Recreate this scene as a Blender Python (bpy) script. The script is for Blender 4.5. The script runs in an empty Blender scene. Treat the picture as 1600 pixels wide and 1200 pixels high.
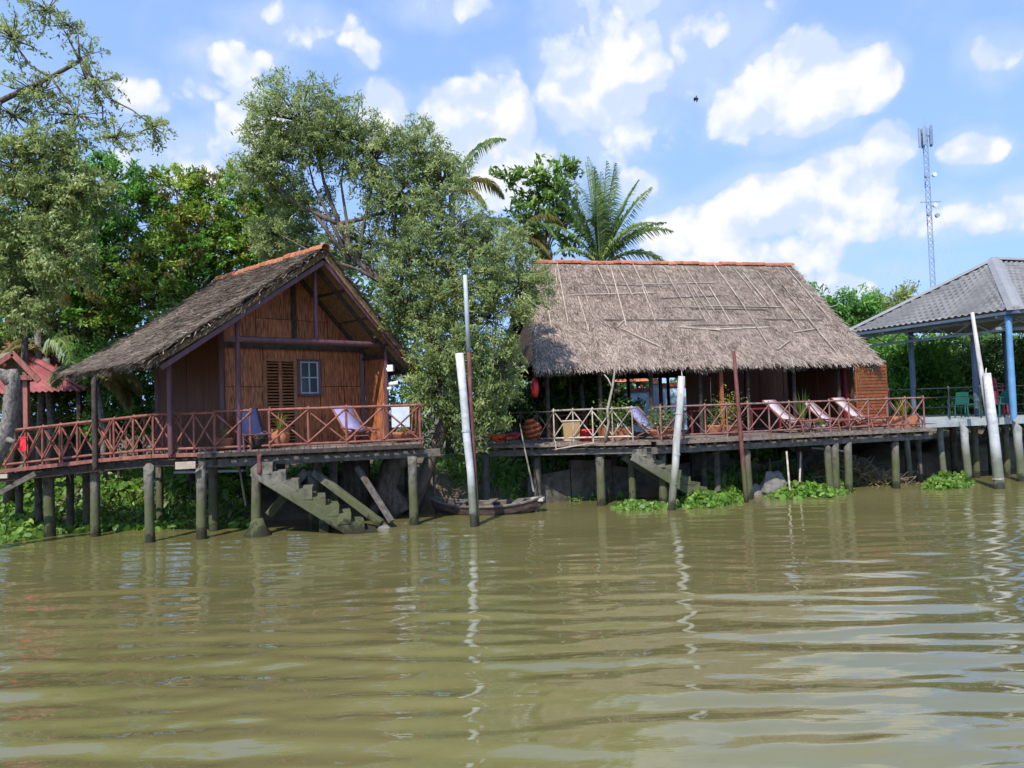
import bpy, math, random
import numpy as np
from mathutils import Matrix, Vector

# ------------------------------------------------------------------ camera
FPX = 1200.0; CAMH = 2.8
ROLL = math.radians(2.0); PITCH = math.atan(40 / 1200.0)
_f = np.array([0, math.cos(PITCH), math.sin(PITCH)])
_u0 = np.array([0, -math.sin(PITCH), math.cos(PITCH)]); _r0 = np.array([1.0, 0, 0])
_r = _r0 * math.cos(ROLL) - _u0 * math.sin(ROLL)
_u = _u0 * math.cos(ROLL) + _r0 * math.sin(ROLL)
_O = np.array([0, 0, CAMH])
S = bpy.context.scene
C = S.collection
cam = bpy.data.cameras.new('camera'); cam.sensor_width = 36; cam.lens = 27.0
cam.clip_start = 0.1; cam.clip_end = 3000
co = bpy.data.objects.new('camera', cam); C.objects.link(co)
co.matrix_world = Matrix(((_r[0], _u[0], -_f[0], 0), (_r[1], _u[1], -_f[1], 0), (_r[2], _u[2], -_f[2], CAMH), (0, 0, 0, 1)))
S.camera = co

def ray(px, py): return _f + _r * (px - 800) / FPX - _u * (py - 600) / FPX
def at(px, py, Y):
    d = ray(px, py); return _O + d * Y / d[1]
def atz(px, py, Z):
    d = ray(px, py); return _O + d * (Z - CAMH) / d[2]

# ------------------------------------------------------------------ light
SUN_EL = math.radians(49); SUN_AZ = math.atan2(-0.32, -0.90)     # behind the camera, slightly left
sdir = Vector((math.sin(SUN_AZ) * math.cos(SUN_EL), math.cos(SUN_AZ) * math.cos(SUN_EL), math.sin(SUN_EL)))
sl = bpy.data.lights.new('sun', 'SUN'); sl.energy = 2.2; sl.angle = math.radians(0.5); sl.color = (1.0, 0.965, 0.90)
so = bpy.data.objects.new('sun', sl); C.objects.link(so)
so.rotation_euler = (-sdir).to_track_quat('-Z', 'Y').to_euler(); so.location = (0, -20, 40)
S.view_settings.view_transform = 'Standard'; S.view_settings.look = 'None'
S.view_settings.gamma = 1.0; S.view_settings.exposure = 1.38; S.view_settings.use_curve_mapping = False
S.cycles.max_bounces = 6; S.cycles.transparent_max_bounces = 8
S.cycles.caustics_reflective = False; S.cycles.caustics_refractive = False

# ------------------------------------------------------------------ sky
W = bpy.data.worlds.new('World'); S.world = W; W.use_nodes = True; W.cycles.sampling_method = 'MANUAL'; W.cycles.sample_map_resolution = 256
nt = W.node_tree; N = nt.nodes; L = nt.links; N.clear()
def nd(t, **k):
    n = N.new(t)
    for a, b in k.items(): setattr(n, a, b)
    return n
def mth(op, a, b=None, c=None, clamp=False):
    n = nd('ShaderNodeMath', operation=op); n.use_clamp = clamp
    for i, v in enumerate((a, b, c)):
        if v is None: continue
        if isinstance(v, (int, float)): n.inputs[i].default_value = v
        else: L.new(v, n.inputs[i])
    return n.outputs[0]
sky = nd('ShaderNodeTexSky', sky_type='NISHITA'); sky.sun_disc = False
sky.sun_elevation = SUN_EL; sky.sun_rotation = SUN_AZ; sky.air_density = 1.0; sky.dust_density = 0.0; sky.ozone_density = 4.5; sky.altitude = 0
geo = nd('ShaderNodeTexCoord'); sep = nd('ShaderNodeSeparateXYZ')
nrm = nd('ShaderNodeVectorMath', operation='NORMALIZE'); L.new(geo.outputs['Generated'], nrm.inputs[0]); L.new(nrm.outputs[0], sep.inputs[0])
lift = mth('MULTIPLY_ADD', mth('MAXIMUM', sep.outputs[2], 0.0), 0.52, 0.43)
sv = nd('ShaderNodeCombineXYZ'); L.new(sep.outputs[0], sv.inputs[0]); L.new(sep.outputs[1], sv.inputs[1]); L.new(lift, sv.inputs[2])
svn = nd('ShaderNodeVectorMath', operation='NORMALIZE'); L.new(sv.outputs[0], svn.inputs[0]); L.new(svn.outputs[0], sky.inputs[0])
az = mth('ARCTAN2', sep.outputs[0], sep.outputs[1]); el = mth('ARCSINE', sep.outputs[2])
cmb = nd('ShaderNodeCombineXYZ'); L.new(az, cmb.inputs[0]); L.new(el, cmb.inputs[1])
# billowy distortion of the angle coordinates so that cloud edges are cauliflower-like
nz1 = nd('ShaderNodeTexNoise'); nz1.inputs['Scale'].default_value = 11; nz1.inputs['Detail'].default_value = 9; nz1.inputs['Roughness'].default_value = 0.58
L.new(cmb.outputs[0], nz1.inputs['Vector'])
nz2 = nd('ShaderNodeTexNoise'); nz2.inputs['Scale'].default_value = 3.2; nz2.inputs['Detail'].default_value = 6
mp2 = nd('ShaderNodeMapping'); mp2.inputs['Scale'].default_value = (1.0, 2.2, 1.0); L.new(cmb.outputs[0], mp2.inputs['Vector']); L.new(mp2.outputs[0], nz2.inputs['Vector'])
nz3 = nd('ShaderNodeTexNoise'); nz3.inputs['Scale'].default_value = 30; nz3.inputs['Detail'].default_value = 5
L.new(cmb.outputs[0], nz3.inputs['Vector'])
# (px, py, half-width, half-height, weight)
CLOUDS = [(1250, 138, 128, 88, 1.25), (1350, 118, 72, 60, 1.2), (1160, 165, 80, 60, .75),
          (985, 90, 150, 90, .8), (895, 150, 75, 110, .8), (1120, 40, 110, 55, .62), (1000, 0, 170, 60, .6), (960, 190, 140, 75, .62), (1090, 130, 70, 50, .5),
          (780, 200, 75, 90, 1.05), (700, 190, 70, 60, 1.0), (600, 175, 55, 50, .9), (840, 260, 80, 60, .7), (760, 260, 90, 80, .9),
          (1385, 235, 58, 50, 1.15), (1320, 285, 118, 66, 1.25), (1190, 325, 125, 62, 1.2), (1090, 365, 110, 66, 1.2), (1150, 405, 190, 52, .75), (1000, 290, 48, 34, .8), (1320, 345, 160, 50, .6),
          (1555, 90, 70, 48, .62), (1520, 236, 62, 34, .75), (1590, 325, 55, 38, .6), (1470, 345, 130, 36, .5), (1310, 448, 80, 26, .85), (1565, 345, 90, 26, .5),
          (395, 195, 75, 70, .75), (300, 250, 110, 55, .62), (230, 265, 80, 50, .65), (470, 40, 120, 34, .5), (370, 95, 100, 34, .46), (580, 80, 34, 24, .4), (690, 15, 110, 26, .5), (320, 140, 60, 26, .42), (210, 150, 60, 40, .35),
          (1150, 450, 260, 30, .4)]
dens = None; shade = None
for (px, py, rx, ry, w) in CLOUDS:
    d = ray(px, py); d = d / np.linalg.norm(d)
    a0 = math.atan2(d[0], d[1]); e0 = math.asin(d[2]); cosx = math.cos(math.atan((px - 800) / 1200))
    sub = nd('ShaderNodeVectorMath', operation='SUBTRACT'); L.new(cmb.outputs[0], sub.inputs[0]); sub.inputs[1].default_value = (a0, e0, 0)
    mul = nd('ShaderNodeVectorMath', operation='MULTIPLY'); L.new(sub.outputs[0], mul.inputs[0])
    mul.inputs[1].default_value = (1200 / rx / cosx ** 2, 1200 / ry / cosx, 0)
    dt = nd('ShaderNodeVectorMath', operation='DOT_PRODUCT'); L.new(mul.outputs[0], dt.inputs[0]); L.new(mul.outputs[0], dt.inputs[1])
    v = mth('MULTIPLY', mth('SUBTRACT', 1.0, dt.outputs['Value']), w)
    v = mth('MAXIMUM', v, -0.6)
    dens = v if dens is None else mth('SMOOTH_MAX', dens, v, 0.18)
# the rest of the sky carries the same kind of cumulus
far = mth('SUBTRACT', mth('MULTIPLY', nz2.outputs[0], 5.2), 3.0)
away = mth('SMOOTH_MAX', mth('SUBTRACT', mth('ABSOLUTE', az), 0.72), mth('SUBTRACT', el, 0.56), 0.05)
away = mth('MULTIPLY', mth('ADD', away, 0.02), 8.0, clamp=True)
far = mth('SUBTRACT', far, mth('MULTIPLY', mth('SUBTRACT', 1.0, away), 2.5))
dens = mth('MAXIMUM', dens, far)
def puff(vec):
    """billowing relief: rounded cells broken up by finer noise"""
    v = nd('ShaderNodeTexVoronoi', feature='F1'); v.inputs['Scale'].default_value = 14; v.inputs['Detail'].default_value = 2.0; v.inputs['Roughness'].default_value = .5
    z = nd('ShaderNodeTexNoise'); z.inputs['Scale'].default_value = 9; z.inputs['Detail'].default_value = 8; z.inputs['Roughness'].default_value = .6
    w = nd('ShaderNodeVectorMath', operation='MULTIPLY_ADD'); q = nd('ShaderNodeTexNoise'); q.inputs['Scale'].default_value = 14; q.inputs['Detail'].default_value = 3
    L.new(vec, q.inputs['Vector']); L.new(q.outputs['Color'], w.inputs[0]); w.inputs[1].default_value = (.06, .06, 0); L.new(vec, w.inputs[2]); L.new(w.outputs[0], v.inputs['Vector']); L.new(vec, z.inputs['Vector'])
    return mth('ADD', mth('MULTIPLY', mth('SUBTRACT', 0.62, v.outputs['Distance']), 0.95), mth('MULTIPLY', mth('SUBTRACT', z.outputs[0], 0.5), 1.7))
shf = nd('ShaderNodeVectorMath', operation='ADD'); L.new(cmb.outputs[0], shf.inputs[0]); shf.inputs[1].default_value = (-0.008, 0.022, 0)
p0 = puff(cmb.outputs[0]); p1 = puff(shf.outputs[0])
d2 = mth('ADD', mth('MULTIPLY_ADD', dens, 1.25, 0.10), p0)
al = nd('ShaderNodeMapRange', interpolation_type='SMOOTHSTEP'); L.new(d2, al.inputs[0]); al.inputs[1].default_value = 0.0; al.inputs[2].default_value = 0.46
lit = mth('ADD', mth('MULTIPLY', mth('SUBTRACT', p0, p1), 1.1), mth('MULTIPLY', d2, 0.55))
core = nd('ShaderNodeMapRange', interpolation_type='SMOOTHSTEP'); L.new(lit, core.inputs[0]); core.inputs[1].default_value = 0.0; core.inputs[2].default_value = 0.95
cc = nd('ShaderNodeMix', data_type='RGBA'); L.new(core.outputs[0], cc.inputs[0])
CK = 2.7
cc.inputs[6].default_value = (0.66 * CK, 0.77 * CK, 0.97 * CK, 1); cc.inputs[7].default_value = (0.99 * CK, 0.99 * CK, 1.0 * CK, 1)
up = nd('ShaderNodeMapRange'); L.new(el, up.inputs[0]); up.inputs[1].default_value = -0.02; up.inputs[2].default_value = 0.0
veil = nd('ShaderNodeMapRange', interpolation_type='SMOOTHSTEP'); L.new(mth('ADD', dens, mth('MULTIPLY', mth('SUBTRACT', nz1.outputs[0], 0.5), 2.6)), veil.inputs[0]); veil.inputs[1].default_value = -0.6; veil.inputs[2].default_value = 0.9; veil.inputs[4].default_value = 0.55
alpha = mth('MULTIPLY', mth('MAXIMUM', mth('MULTIPLY', al.outputs[0], 0.95), veil.outputs[0]), up.outputs[0])
mx = nd('ShaderNodeMix', data_type='RGBA'); L.new(alpha, mx.inputs[0]); hsv = nd('ShaderNodeHueSaturation'); hsv.inputs['Hue'].default_value = 0.500; hsv.inputs['Saturation'].default_value = .91; hsv.inputs['Value'].default_value = 0.95; L.new(sky.outputs[0], hsv.inputs['Color']); L.new(hsv.outputs[0], mx.inputs[6]); L.new(cc.outputs[2], mx.inputs[7])
bg = nd('ShaderNodeBackground'); L.new(mx.outputs[2], bg.inputs[0]); bg.inputs[1].default_value = 0.15
wo = nd('ShaderNodeOutputWorld'); L.new(bg.outputs[0], wo.inputs[0])

# ------------------------------------------------------------------ materials
MATS = {}
def M(name, c1, c2, sc=(3, 3, 3), rough=.8, bump=.0, spec=.3, island=False, objrnd=.0, detail=5, pos=(0.3, 0.7), algae=False, bscale=1.0, metallic=0.0, dist=0.0):
    m = bpy.data.materials.new(name); m.use_nodes = True; t = m.node_tree; n = t.nodes; l = t.links
    b = n['Principled BSDF']; b.inputs['Roughness'].default_value = rough; b.inputs['Specular IOR Level'].default_value = spec; b.inputs['Metallic'].default_value = metallic
    g = n.new('ShaderNodeNewGeometry'); mp = n.new('ShaderNodeMapping'); mp.inputs['Scale'].default_value = sc
    l.new(g.outputs['Position'], mp.inputs['Vector'])
    nz = n.new('ShaderNodeTexNoise'); nz.inputs['Scale'].default_value = 1; nz.inputs['Detail'].default_value = detail; nz.inputs['Roughness'].default_value = .62; nz.inputs['Distortion'].default_value = dist
    l.new(mp.outputs[0], nz.inputs['Vector'])
    r = n.new('ShaderNodeValToRGB'); r.color_ramp.elements[0].position = pos[0]; r.color_ramp.elements[1].position = pos[1]
    r.color_ramp.elements[0].color = (*c1, 1); r.color_ramp.elements[1].color = (*c2, 1)
    fac = nz.outputs[0]
    if island:
        ad = n.new('ShaderNodeMath'); ad.operation = 'MULTIPLY_ADD'; l.new(g.outputs['Random Per Island'], ad.inputs[0]); ad.inputs[1].default_value = 0.55
        sb = n.new('ShaderNodeMath'); sb.operation = 'MULTIPLY_ADD'; l.new(nz.outputs[0], sb.inputs[0]); sb.inputs[1].default_value = .9; sb.inputs[2].default_value = -.22
        l.new(sb.outputs[0], ad.inputs[2]); fac = ad.outputs[0]
    l.new(fac, r.inputs[0]); col = r.outputs[0]
    if objrnd:
        oi = n.new('ShaderNodeObjectInfo'); mr = n.new('ShaderNodeMapRange'); l.new(oi.outputs['Random'], mr.inputs[0]); mr.inputs[3].default_value = 1 - objrnd; mr.inputs[4].default_value = 1 + objrnd
        hs = n.new('ShaderNodeHueSaturation'); l.new(mr.outputs[0], hs.inputs['Value']); l.new(col, hs.inputs['Color']); col = hs.outputs[0]
    if algae:      # green growth up to the flood line, wet dark foot
        sx = n.new('ShaderNodeSeparateXYZ'); l.new(g.outputs['Position'], sx.inputs[0])
        a = n.new('ShaderNodeMath'); a.operation = 'MULTIPLY_ADD'; l.new(nz.outputs[0], a.inputs[0]); a.inputs[1].default_value = -1.1; l.new(sx.outputs[2], a.inputs[2])
        for lo, hi, colr, k in ((.25, .75, (.075, .085, .03), .8), (-.42, -.25, (.025, .024, .014), .92)):
            q = n.new('ShaderNodeMapRange'); l.new(a.outputs[0], q.inputs[0]); q.inputs[1].default_value = hi; q.inputs[2].default_value = lo; q.inputs[4].default_value = k
            x = n.new('ShaderNodeMix'); x.data_type = 'RGBA'; l.new(q.outputs[0], x.inputs[0]); l.new(col, x.inputs[6]); x.inputs[7].default_value = (*colr, 1); col = x.outputs[2]
    l.new(col, b.inputs['Base Color'])
    if bump:
        bp = n.new('ShaderNodeBump'); bp.inputs['Strength'].default_value = bump; bp.inputs['Distance'].default_value = .02 * bscale
        l.new(nz.outputs[0], bp.inputs['Height']); l.new(bp.outputs[0], b.inputs['Normal'])
    MATS[name] = m; return m
def leafmat(name, c1, c2, c3=None, trans=.3, sc=1.3, rough=.45, spec=.35):
    m = bpy.data.materials.new(name); m.use_nodes = True; t = m.node_tree; n = t.nodes; l = t.links
    b = n['Principled BSDF']; b.inputs['Roughness'].default_value = rough; b.inputs['Specular IOR Level'].default_value = spec
    g = n.new('ShaderNodeNewGeometry'); nz = n.new('ShaderNodeTexNoise'); nz.inputs['Scale'].default_value = sc; nz.inputs['Detail'].default_value = 3
    l.new(g.outputs['Position'], nz.inputs['Vector'])
    ad = n.new('ShaderNodeMath'); ad.operation = 'MULTIPLY_ADD'; l.new(g.outputs['Random Per Island'], ad.inputs[0]); ad.inputs[1].default_value = .5
    sb = n.new('ShaderNodeMath'); sb.operation = 'MULTIPLY_ADD'; l.new(nz.outputs[0], sb.inputs[0]); sb.inputs[1].default_value = 1.5; sb.inputs[2].default_value = -.5
    l.new(sb.outputs[0], ad.inputs[2])
    r = n.new('ShaderNodeValToRGB'); e = r.color_ramp.elements; e[0].position = .1; e[1].position = .8; e[0].color = (*c1, 1); e[1].color = (*c2, 1)
    if c3: k = e.new(.97); k.color = (*c3, 1)
    l.new(ad.outputs[0], r.inputs[0]); l.new(r.outputs[0], b.inputs['Base Color'])
    tr = n.new('ShaderNodeBsdfTranslucent'); hs = n.new('ShaderNodeHueSaturation'); hs.inputs['Value'].default_value = 1.5; hs.inputs['Hue'].default_value = .485
    l.new(r.outputs[0], hs.inputs['Color']); l.new(hs.outputs[0], tr.inputs[0])
    ms = n.new('ShaderNodeMixShader'); ms.inputs[0].default_value = trans + .07; l.new(b.outputs[0], ms.inputs[1]); l.new(tr.outputs[0], ms.inputs[2])
    l.new(ms.outputs[0], n['Material Output'].inputs[0]); MATS[name] = m; return m

M('thatch_grey', (.075, .054, .041), (.48, .375, .302), (2.2, 2.2, 2.2), .95, 0, .1, island=True, pos=(.1, .95))
M('thatch_brown', (.055, .04, .029), (.52, .41, .32), (2.4, 2.4, 2.4), .95, 0, .1, island=True, pos=(.1, .95))
M('thatch_core', (.035, .026, .02), (.10, .08, .065), (12, 12, 12), .95, .3, .1)
M('thatch_under', (.13, .075, .035), (.34, .215, .11), (14, 14, 14), .9, .4, .1)
M('stick', (.26, .205, .155), (.52, .44, .36), (6, 6, 6), .8, .2, .2, objrnd=.25)
M('tile_red', (.30, .09, .045), (.52, .20, .11), (7, 7, 7), .8, .3, .2, objrnd=.2)
M('purple_wood', (.065, .025, .03), (.14, .062, .07), (8, 8, 2), .55, .2, .4, objrnd=.12)
M('red_wood', (.12, .034, .022), (.30, .11, .075), (9, 9, 4), .6, .2, .4, objrnd=.16)
M('pink_wood', (.12, .05, .04), (.29, .155, .13), (9, 9, 4), .7, .2, .3, objrnd=.16)
M('dark_wood', (.026, .020, .017), (.085, .064, .052), (8, 8, 8), .85, .3, .2, objrnd=.2)
M('plank', (.10, .075, .06), (.27, .21, .17), (10, 10, 10), .85, .3, .2, objrnd=.22)
M('grey_timber', (.06, .052, .042), (.19, .165, .14), (7, 7, 7), .9, .35, .2, objrnd=.15)
M('pale_board', (.32, .25, .19), (.52, .42, .33), (5, 5, 5), .8, .2, .2)
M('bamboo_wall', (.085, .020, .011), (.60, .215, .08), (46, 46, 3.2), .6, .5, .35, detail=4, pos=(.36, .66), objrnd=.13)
M('bamboo_shaded', (.055, .02, .012), (.17, .072, .035), (38, 38, 1.6), .7, .4, .3, objrnd=.08)  # darker copy of the wall bamboo, roof shade put into its colour
M('shutter', (.20, .075, .03), (.42, .18, .075), (10, 10, 5), .6, .2, .35, objrnd=.1)
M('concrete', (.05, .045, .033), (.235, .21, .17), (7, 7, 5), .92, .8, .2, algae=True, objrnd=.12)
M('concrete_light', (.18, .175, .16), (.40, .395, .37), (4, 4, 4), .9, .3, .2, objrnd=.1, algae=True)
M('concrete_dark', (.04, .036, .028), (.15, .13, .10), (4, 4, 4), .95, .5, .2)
M('slab_paint', (.25, .265, .26), (.40, .42, .41), (3, 3, 3), .7, .1, .3)
M('bark', (.055, .042, .032), (.19, .15, .12), (9, 9, 3), .95, .7, .1, bscale=2)
M('bark_pale', (.07, .06, .05), (.30, .262, .225), (15, 15, 9), .95, 1.0, .1, bscale=2)
M('mud', (.055, .042, .026), (.17, .13, .08), (1.5, 1.5, 1.5), .9, .5, .2)
M('ground', (.05, .045, .02), (.13, .10, .05), (.8, .8, .8), .95, .4, .1)
M('pvc_white', (.34, .335, .315), (.60, .61, .61), (2.5, 2.5, 5), .5, .08, .4, algae=True)
M('bamboo_white', (.30, .27, .235), (.56, .545, .51), (9, 9, 2), .6, .2, .35, algae=True)
M('pole_grey', (.30, .33, .36), (.44, .47, .50), (4, 4, 4), .6, .1, .35, algae=True)
M('pole_red', (.085, .024, .022), (.19, .07, .058), (9, 9, 4), .7, .25, .3, algae=True)
M('canvas_lilac', (.21, .19, .34), (.29, .27, .44), (6, 6, 6), .85, .1, .15)
M('canvas_pink', (.40, .315, .315), (.54, .44, .435), (6, 6, 6), .85, .1, .15)
M('white_board', (.48, .53, .57), (.60, .65, .69), (3, 3, 3), .6, .05, .3)
M('white_plastic', (.72, .73, .75), (.85, .86, .88), (3, 3, 3), .4, 0, .5)
M('black_glass', (.01, .01, .012), (.02, .02, .025), (3, 3, 3), .1, 0, .5)
M('terracotta', (.28, .095, .045), (.46, .19, .10), (8, 8, 8), .85, .2, .2, objrnd=.15)
M('pot_pale', (.30, .24, .19), (.50, .42, .34), (8, 8, 8), .85, .2, .2, objrnd=.1)
M('basket', (.22, .13, .06), (.50, .33, .16), (60, 60, 60), .8, .6, .2)
M('red_plastic', (.55, .012, .02), (.68, .02, .03), (3, 3, 3), .4, 0, .5)
M('dark_red_plastic', (.24, .012, .025), (.36, .02, .035), (3, 3, 3), .4, 0, .5)
M('orange_vest', (.40, .06, .015), (.58, .115, .025), (10, 10, 10), .8, .3, .2)
M('dark_red', (.13, .012, .018), (.22, .022, .03), (5, 5, 5), .6, .1, .3)
M('green_plastic', (.01, .07, .052), (.014, .11, .082), (3, 3, 3), .45, 0, .4)
M('blue_wall', (.34, .47, .58), (.46, .60, .70), (2, 2, 2), .85, .1, .2)
M('wall_cap', (.19, .045, .028), (.33, .09, .05), (5, 5, 5), .8, .2, .2)
M('roof_metal', (.155, .147, .142), (.25, .240, .232), (1.2, 1.2, 1.2), .55, .05, .4, detail=3)
M('roof_cap', (.205, .197, .190), (.28, .270, .262), (1.5, 1.5, 1.5), .5, 0, .4)
M('blue_steel', (.08, .21, .38), (.13, .29, .48), (3, 3, 3), .45, .05, .5)
M('dim_steel', (.07, .10, .15), (.12, .16, .22), (3, 3, 3), .5, .05, .4)
M('truss', (.20, .24, .24), (.32, .36, .35), (3, 3, 3), .6, .05, .4)
M('black_iron', (.012, .013, .015), (.03, .03, .034), (5, 5, 5), .6, 0, .4)
M('red_sheet', (.20, .045, .042), (.33, .098, .09), (2.2, 2.2, 2.2), .6, .05, .35)
M('orange_slat', (.17, .045, .018), (.30, .09, .032), (8, 8, 8), .65, .2, .3, objrnd=.15)
M('hull', (.045, .028, .022), (.15, .095, .075), (5, 5, 9), .85, .4, .2)
M('bow_pale', (.35, .30, .26), (.5, .45, .40), (9, 9, 9), .8, .2, .2)
M('mast', (.17, .22, .30), (.27, .32, .40), (1, 1, 1), .5, 0, .4)
M('mast_pale', (.50, .52, .54), (.62, .64, .66), (1, 1, 1), .5, 0, .4)
M('twig', (.05, .04, .03), (.14, .11, .085), (6, 6, 6), .95, 0, .1)
M('dead_twig', (.16, .11, .07), (.38, .29, .20), (6, 6, 6), .95, 0, .1, objrnd=.1)
M('stone', (.11, .10, .085), (.30, .28, .25), (4, 4, 4), .95, .6, .2)
M('feather', (.012, .012, .014), (.03, .03, .034), (5, 5, 5), .8, 0, .2)
M('pipe_white', (.55, .58, .62), (.70, .72, .75), (5, 5, 5), .5, 0, .4)
M('rope', (.20, .18, .15), (.34, .31, .27), (20, 20, 20), .9, .2, .1)
leafmat('leaf_willow', (0.078, 0.127, 0.042), (0.328, 0.400, 0.145), (0.592, 0.610, 0.322), .34, 1.1)
leafmat('leaf_sparse', (0.100, 0.153, 0.043), (0.347, 0.409, 0.134), (0.586, 0.610, 0.294), .38, 1.2)
leafmat('leaf_green', (0.043, 0.120, 0.021), (0.175, 0.414, 0.057), (0.306, 0.580, 0.083), .35, .9)
leafmat('leaf_mixed', (0.055, 0.117, 0.017), (0.285, 0.414, 0.054), (0.595, 0.620, 0.073), .3, .8)
leafmat('leaf_brown', (.10, .10, .026), (.29, .245, .065), (.42, .33, .10), .37, 1.0)
leafmat('leaf_broad', (0.037, 0.090, 0.015), (0.206, 0.328, 0.052), (0.376, 0.507, 0.085), .25, 1.0)
leafmat('leaf_dark', (0.025, 0.065, 0.018), (0.122, 0.224, 0.044), (0.268, 0.424, 0.079), .28, .6)
leafmat('leaf_hedge', (0.037, 0.113, 0.019), (0.160, 0.357, 0.052), (0.282, 0.527, 0.085), .3, .5)
leafmat('leaf_palm', (0.079, 0.147, 0.054), (0.300, 0.404, 0.135), (0.620, 0.619, 0.339), .35, .8)
leafmat('leaf_palm_dry', (.12, .12, .03), (.30, .26, .08), (.40, .33, .14), .35, 1.0)
leafmat('leaf_hyacinth', (.05, .12, .016), (.19, .33, .045), (.40, .44, .13), .32, 4.5, .45)
leafmat('leaf_pot', (0.035, 0.087, 0.017), (0.151, 0.232, 0.041), (0.325, 0.348, 0.070), .35, 2.0)
leafmat('leaf_yellow', (.16, .17, .03), (.34, .32, .05), (.48, .42, .10), .35, 3.0)
def glass():
    m = bpy.data.materials.new('glass'); m.use_nodes = True; b = m.node_tree.nodes['Principled BSDF']
    b.inputs['Base Color'].default_value = (.028, .045, .055, 1); b.inputs['Roughness'].default_value = .15; b.inputs['Specular IOR Level'].default_value = .6
    MATS['glass'] = m
glass()
def water():
    m = bpy.data.materials.new('river_water'); m.use_nodes = True; n = m.node_tree.nodes; l = m.node_tree.links; b = n['Principled BSDF']
    b.inputs['Roughness'].default_value = .03; b.inputs['IOR'].default_value = 1.33
    g = n.new('ShaderNodeNewGeometry')
    mp = n.new('ShaderNodeMapping'); mp.inputs['Scale'].default_value = (.10, .25, 1); l.new(g.outputs['Position'], mp.inputs['Vector'])
    nz = n.new('ShaderNodeTexNoise'); nz.inputs['Scale'].default_value = 1; nz.inputs['Detail'].default_value = 4; l.new(mp.outputs[0], nz.inputs['Vector'])
    r = n.new('ShaderNodeValToRGB'); r.color_ramp.elements[0].color = (.145, .129, .046, 1); r.color_ramp.elements[1].color = (.182, .160, .061, 1)
    r.color_ramp.elements[0].position = .35; r.color_ramp.elements[1].position = .65
    l.new(nz.outputs[0], r.inputs[0]); l.new(r.outputs[0], b.inputs['Base Color'])
    m2 = n.new('ShaderNodeMapping'); m2.inputs['Scale'].default_value = (1.5, 7.0, 1); m2.inputs['Rotation'].default_value = (0, 0, .12); l.new(g.outputs['Position'], m2.inputs['Vector'])
    n2 = n.new('ShaderNodeTexNoise'); n2.inputs['Scale'].default_value = 1; n2.inputs['Detail'].default_value = 4; n2.inputs['Distortion'].default_value = .4; l.new(m2.outputs[0], n2.inputs['Vector'])
    bp = n.new('ShaderNodeBump'); bp.inputs['Strength'].default_value = .5; bp.inputs['Distance'].default_value = .007
    l.new(n2.outputs[0], bp.inputs['Height'])
    df = n.new('ShaderNodeBsdfDiffuse'); l.new(r.outputs[0], df.inputs[0])
    gl = n.new('ShaderNodeBsdfGlossy'); gl.inputs['Roughness'].default_value = .012; l.new(bp.outputs[0], gl.inputs['Normal'])
    fr = n.new('ShaderNodeFresnel'); fr.inputs[0].default_value = 1.33; l.new(bp.outputs[0], fr.inputs['Normal'])
    fm = n.new('ShaderNodeMath'); fm.operation = 'MULTIPLY_ADD'; fm.use_clamp = True; l.new(fr.outputs[0], fm.inputs[0]); fm.inputs[1].default_value = 2.05; fm.inputs[2].default_value = .02
    ms = n.new('ShaderNodeMixShader'); mn = n.new('ShaderNodeMath'); mn.operation = 'SMOOTH_MIN'; l.new(fm.outputs[0], mn.inputs[0]); mn.inputs[1].default_value = .52; mn.inputs[2].default_value = .15; l.new(mn.outputs[0], ms.inputs[0]); l.new(df.outputs[0], ms.inputs[1]); l.new(gl.outputs[0], ms.inputs[2]); l.new(ms.outputs[0], n['Material Output'].inputs[0]); MATS['river_water'] = m
water()

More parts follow.
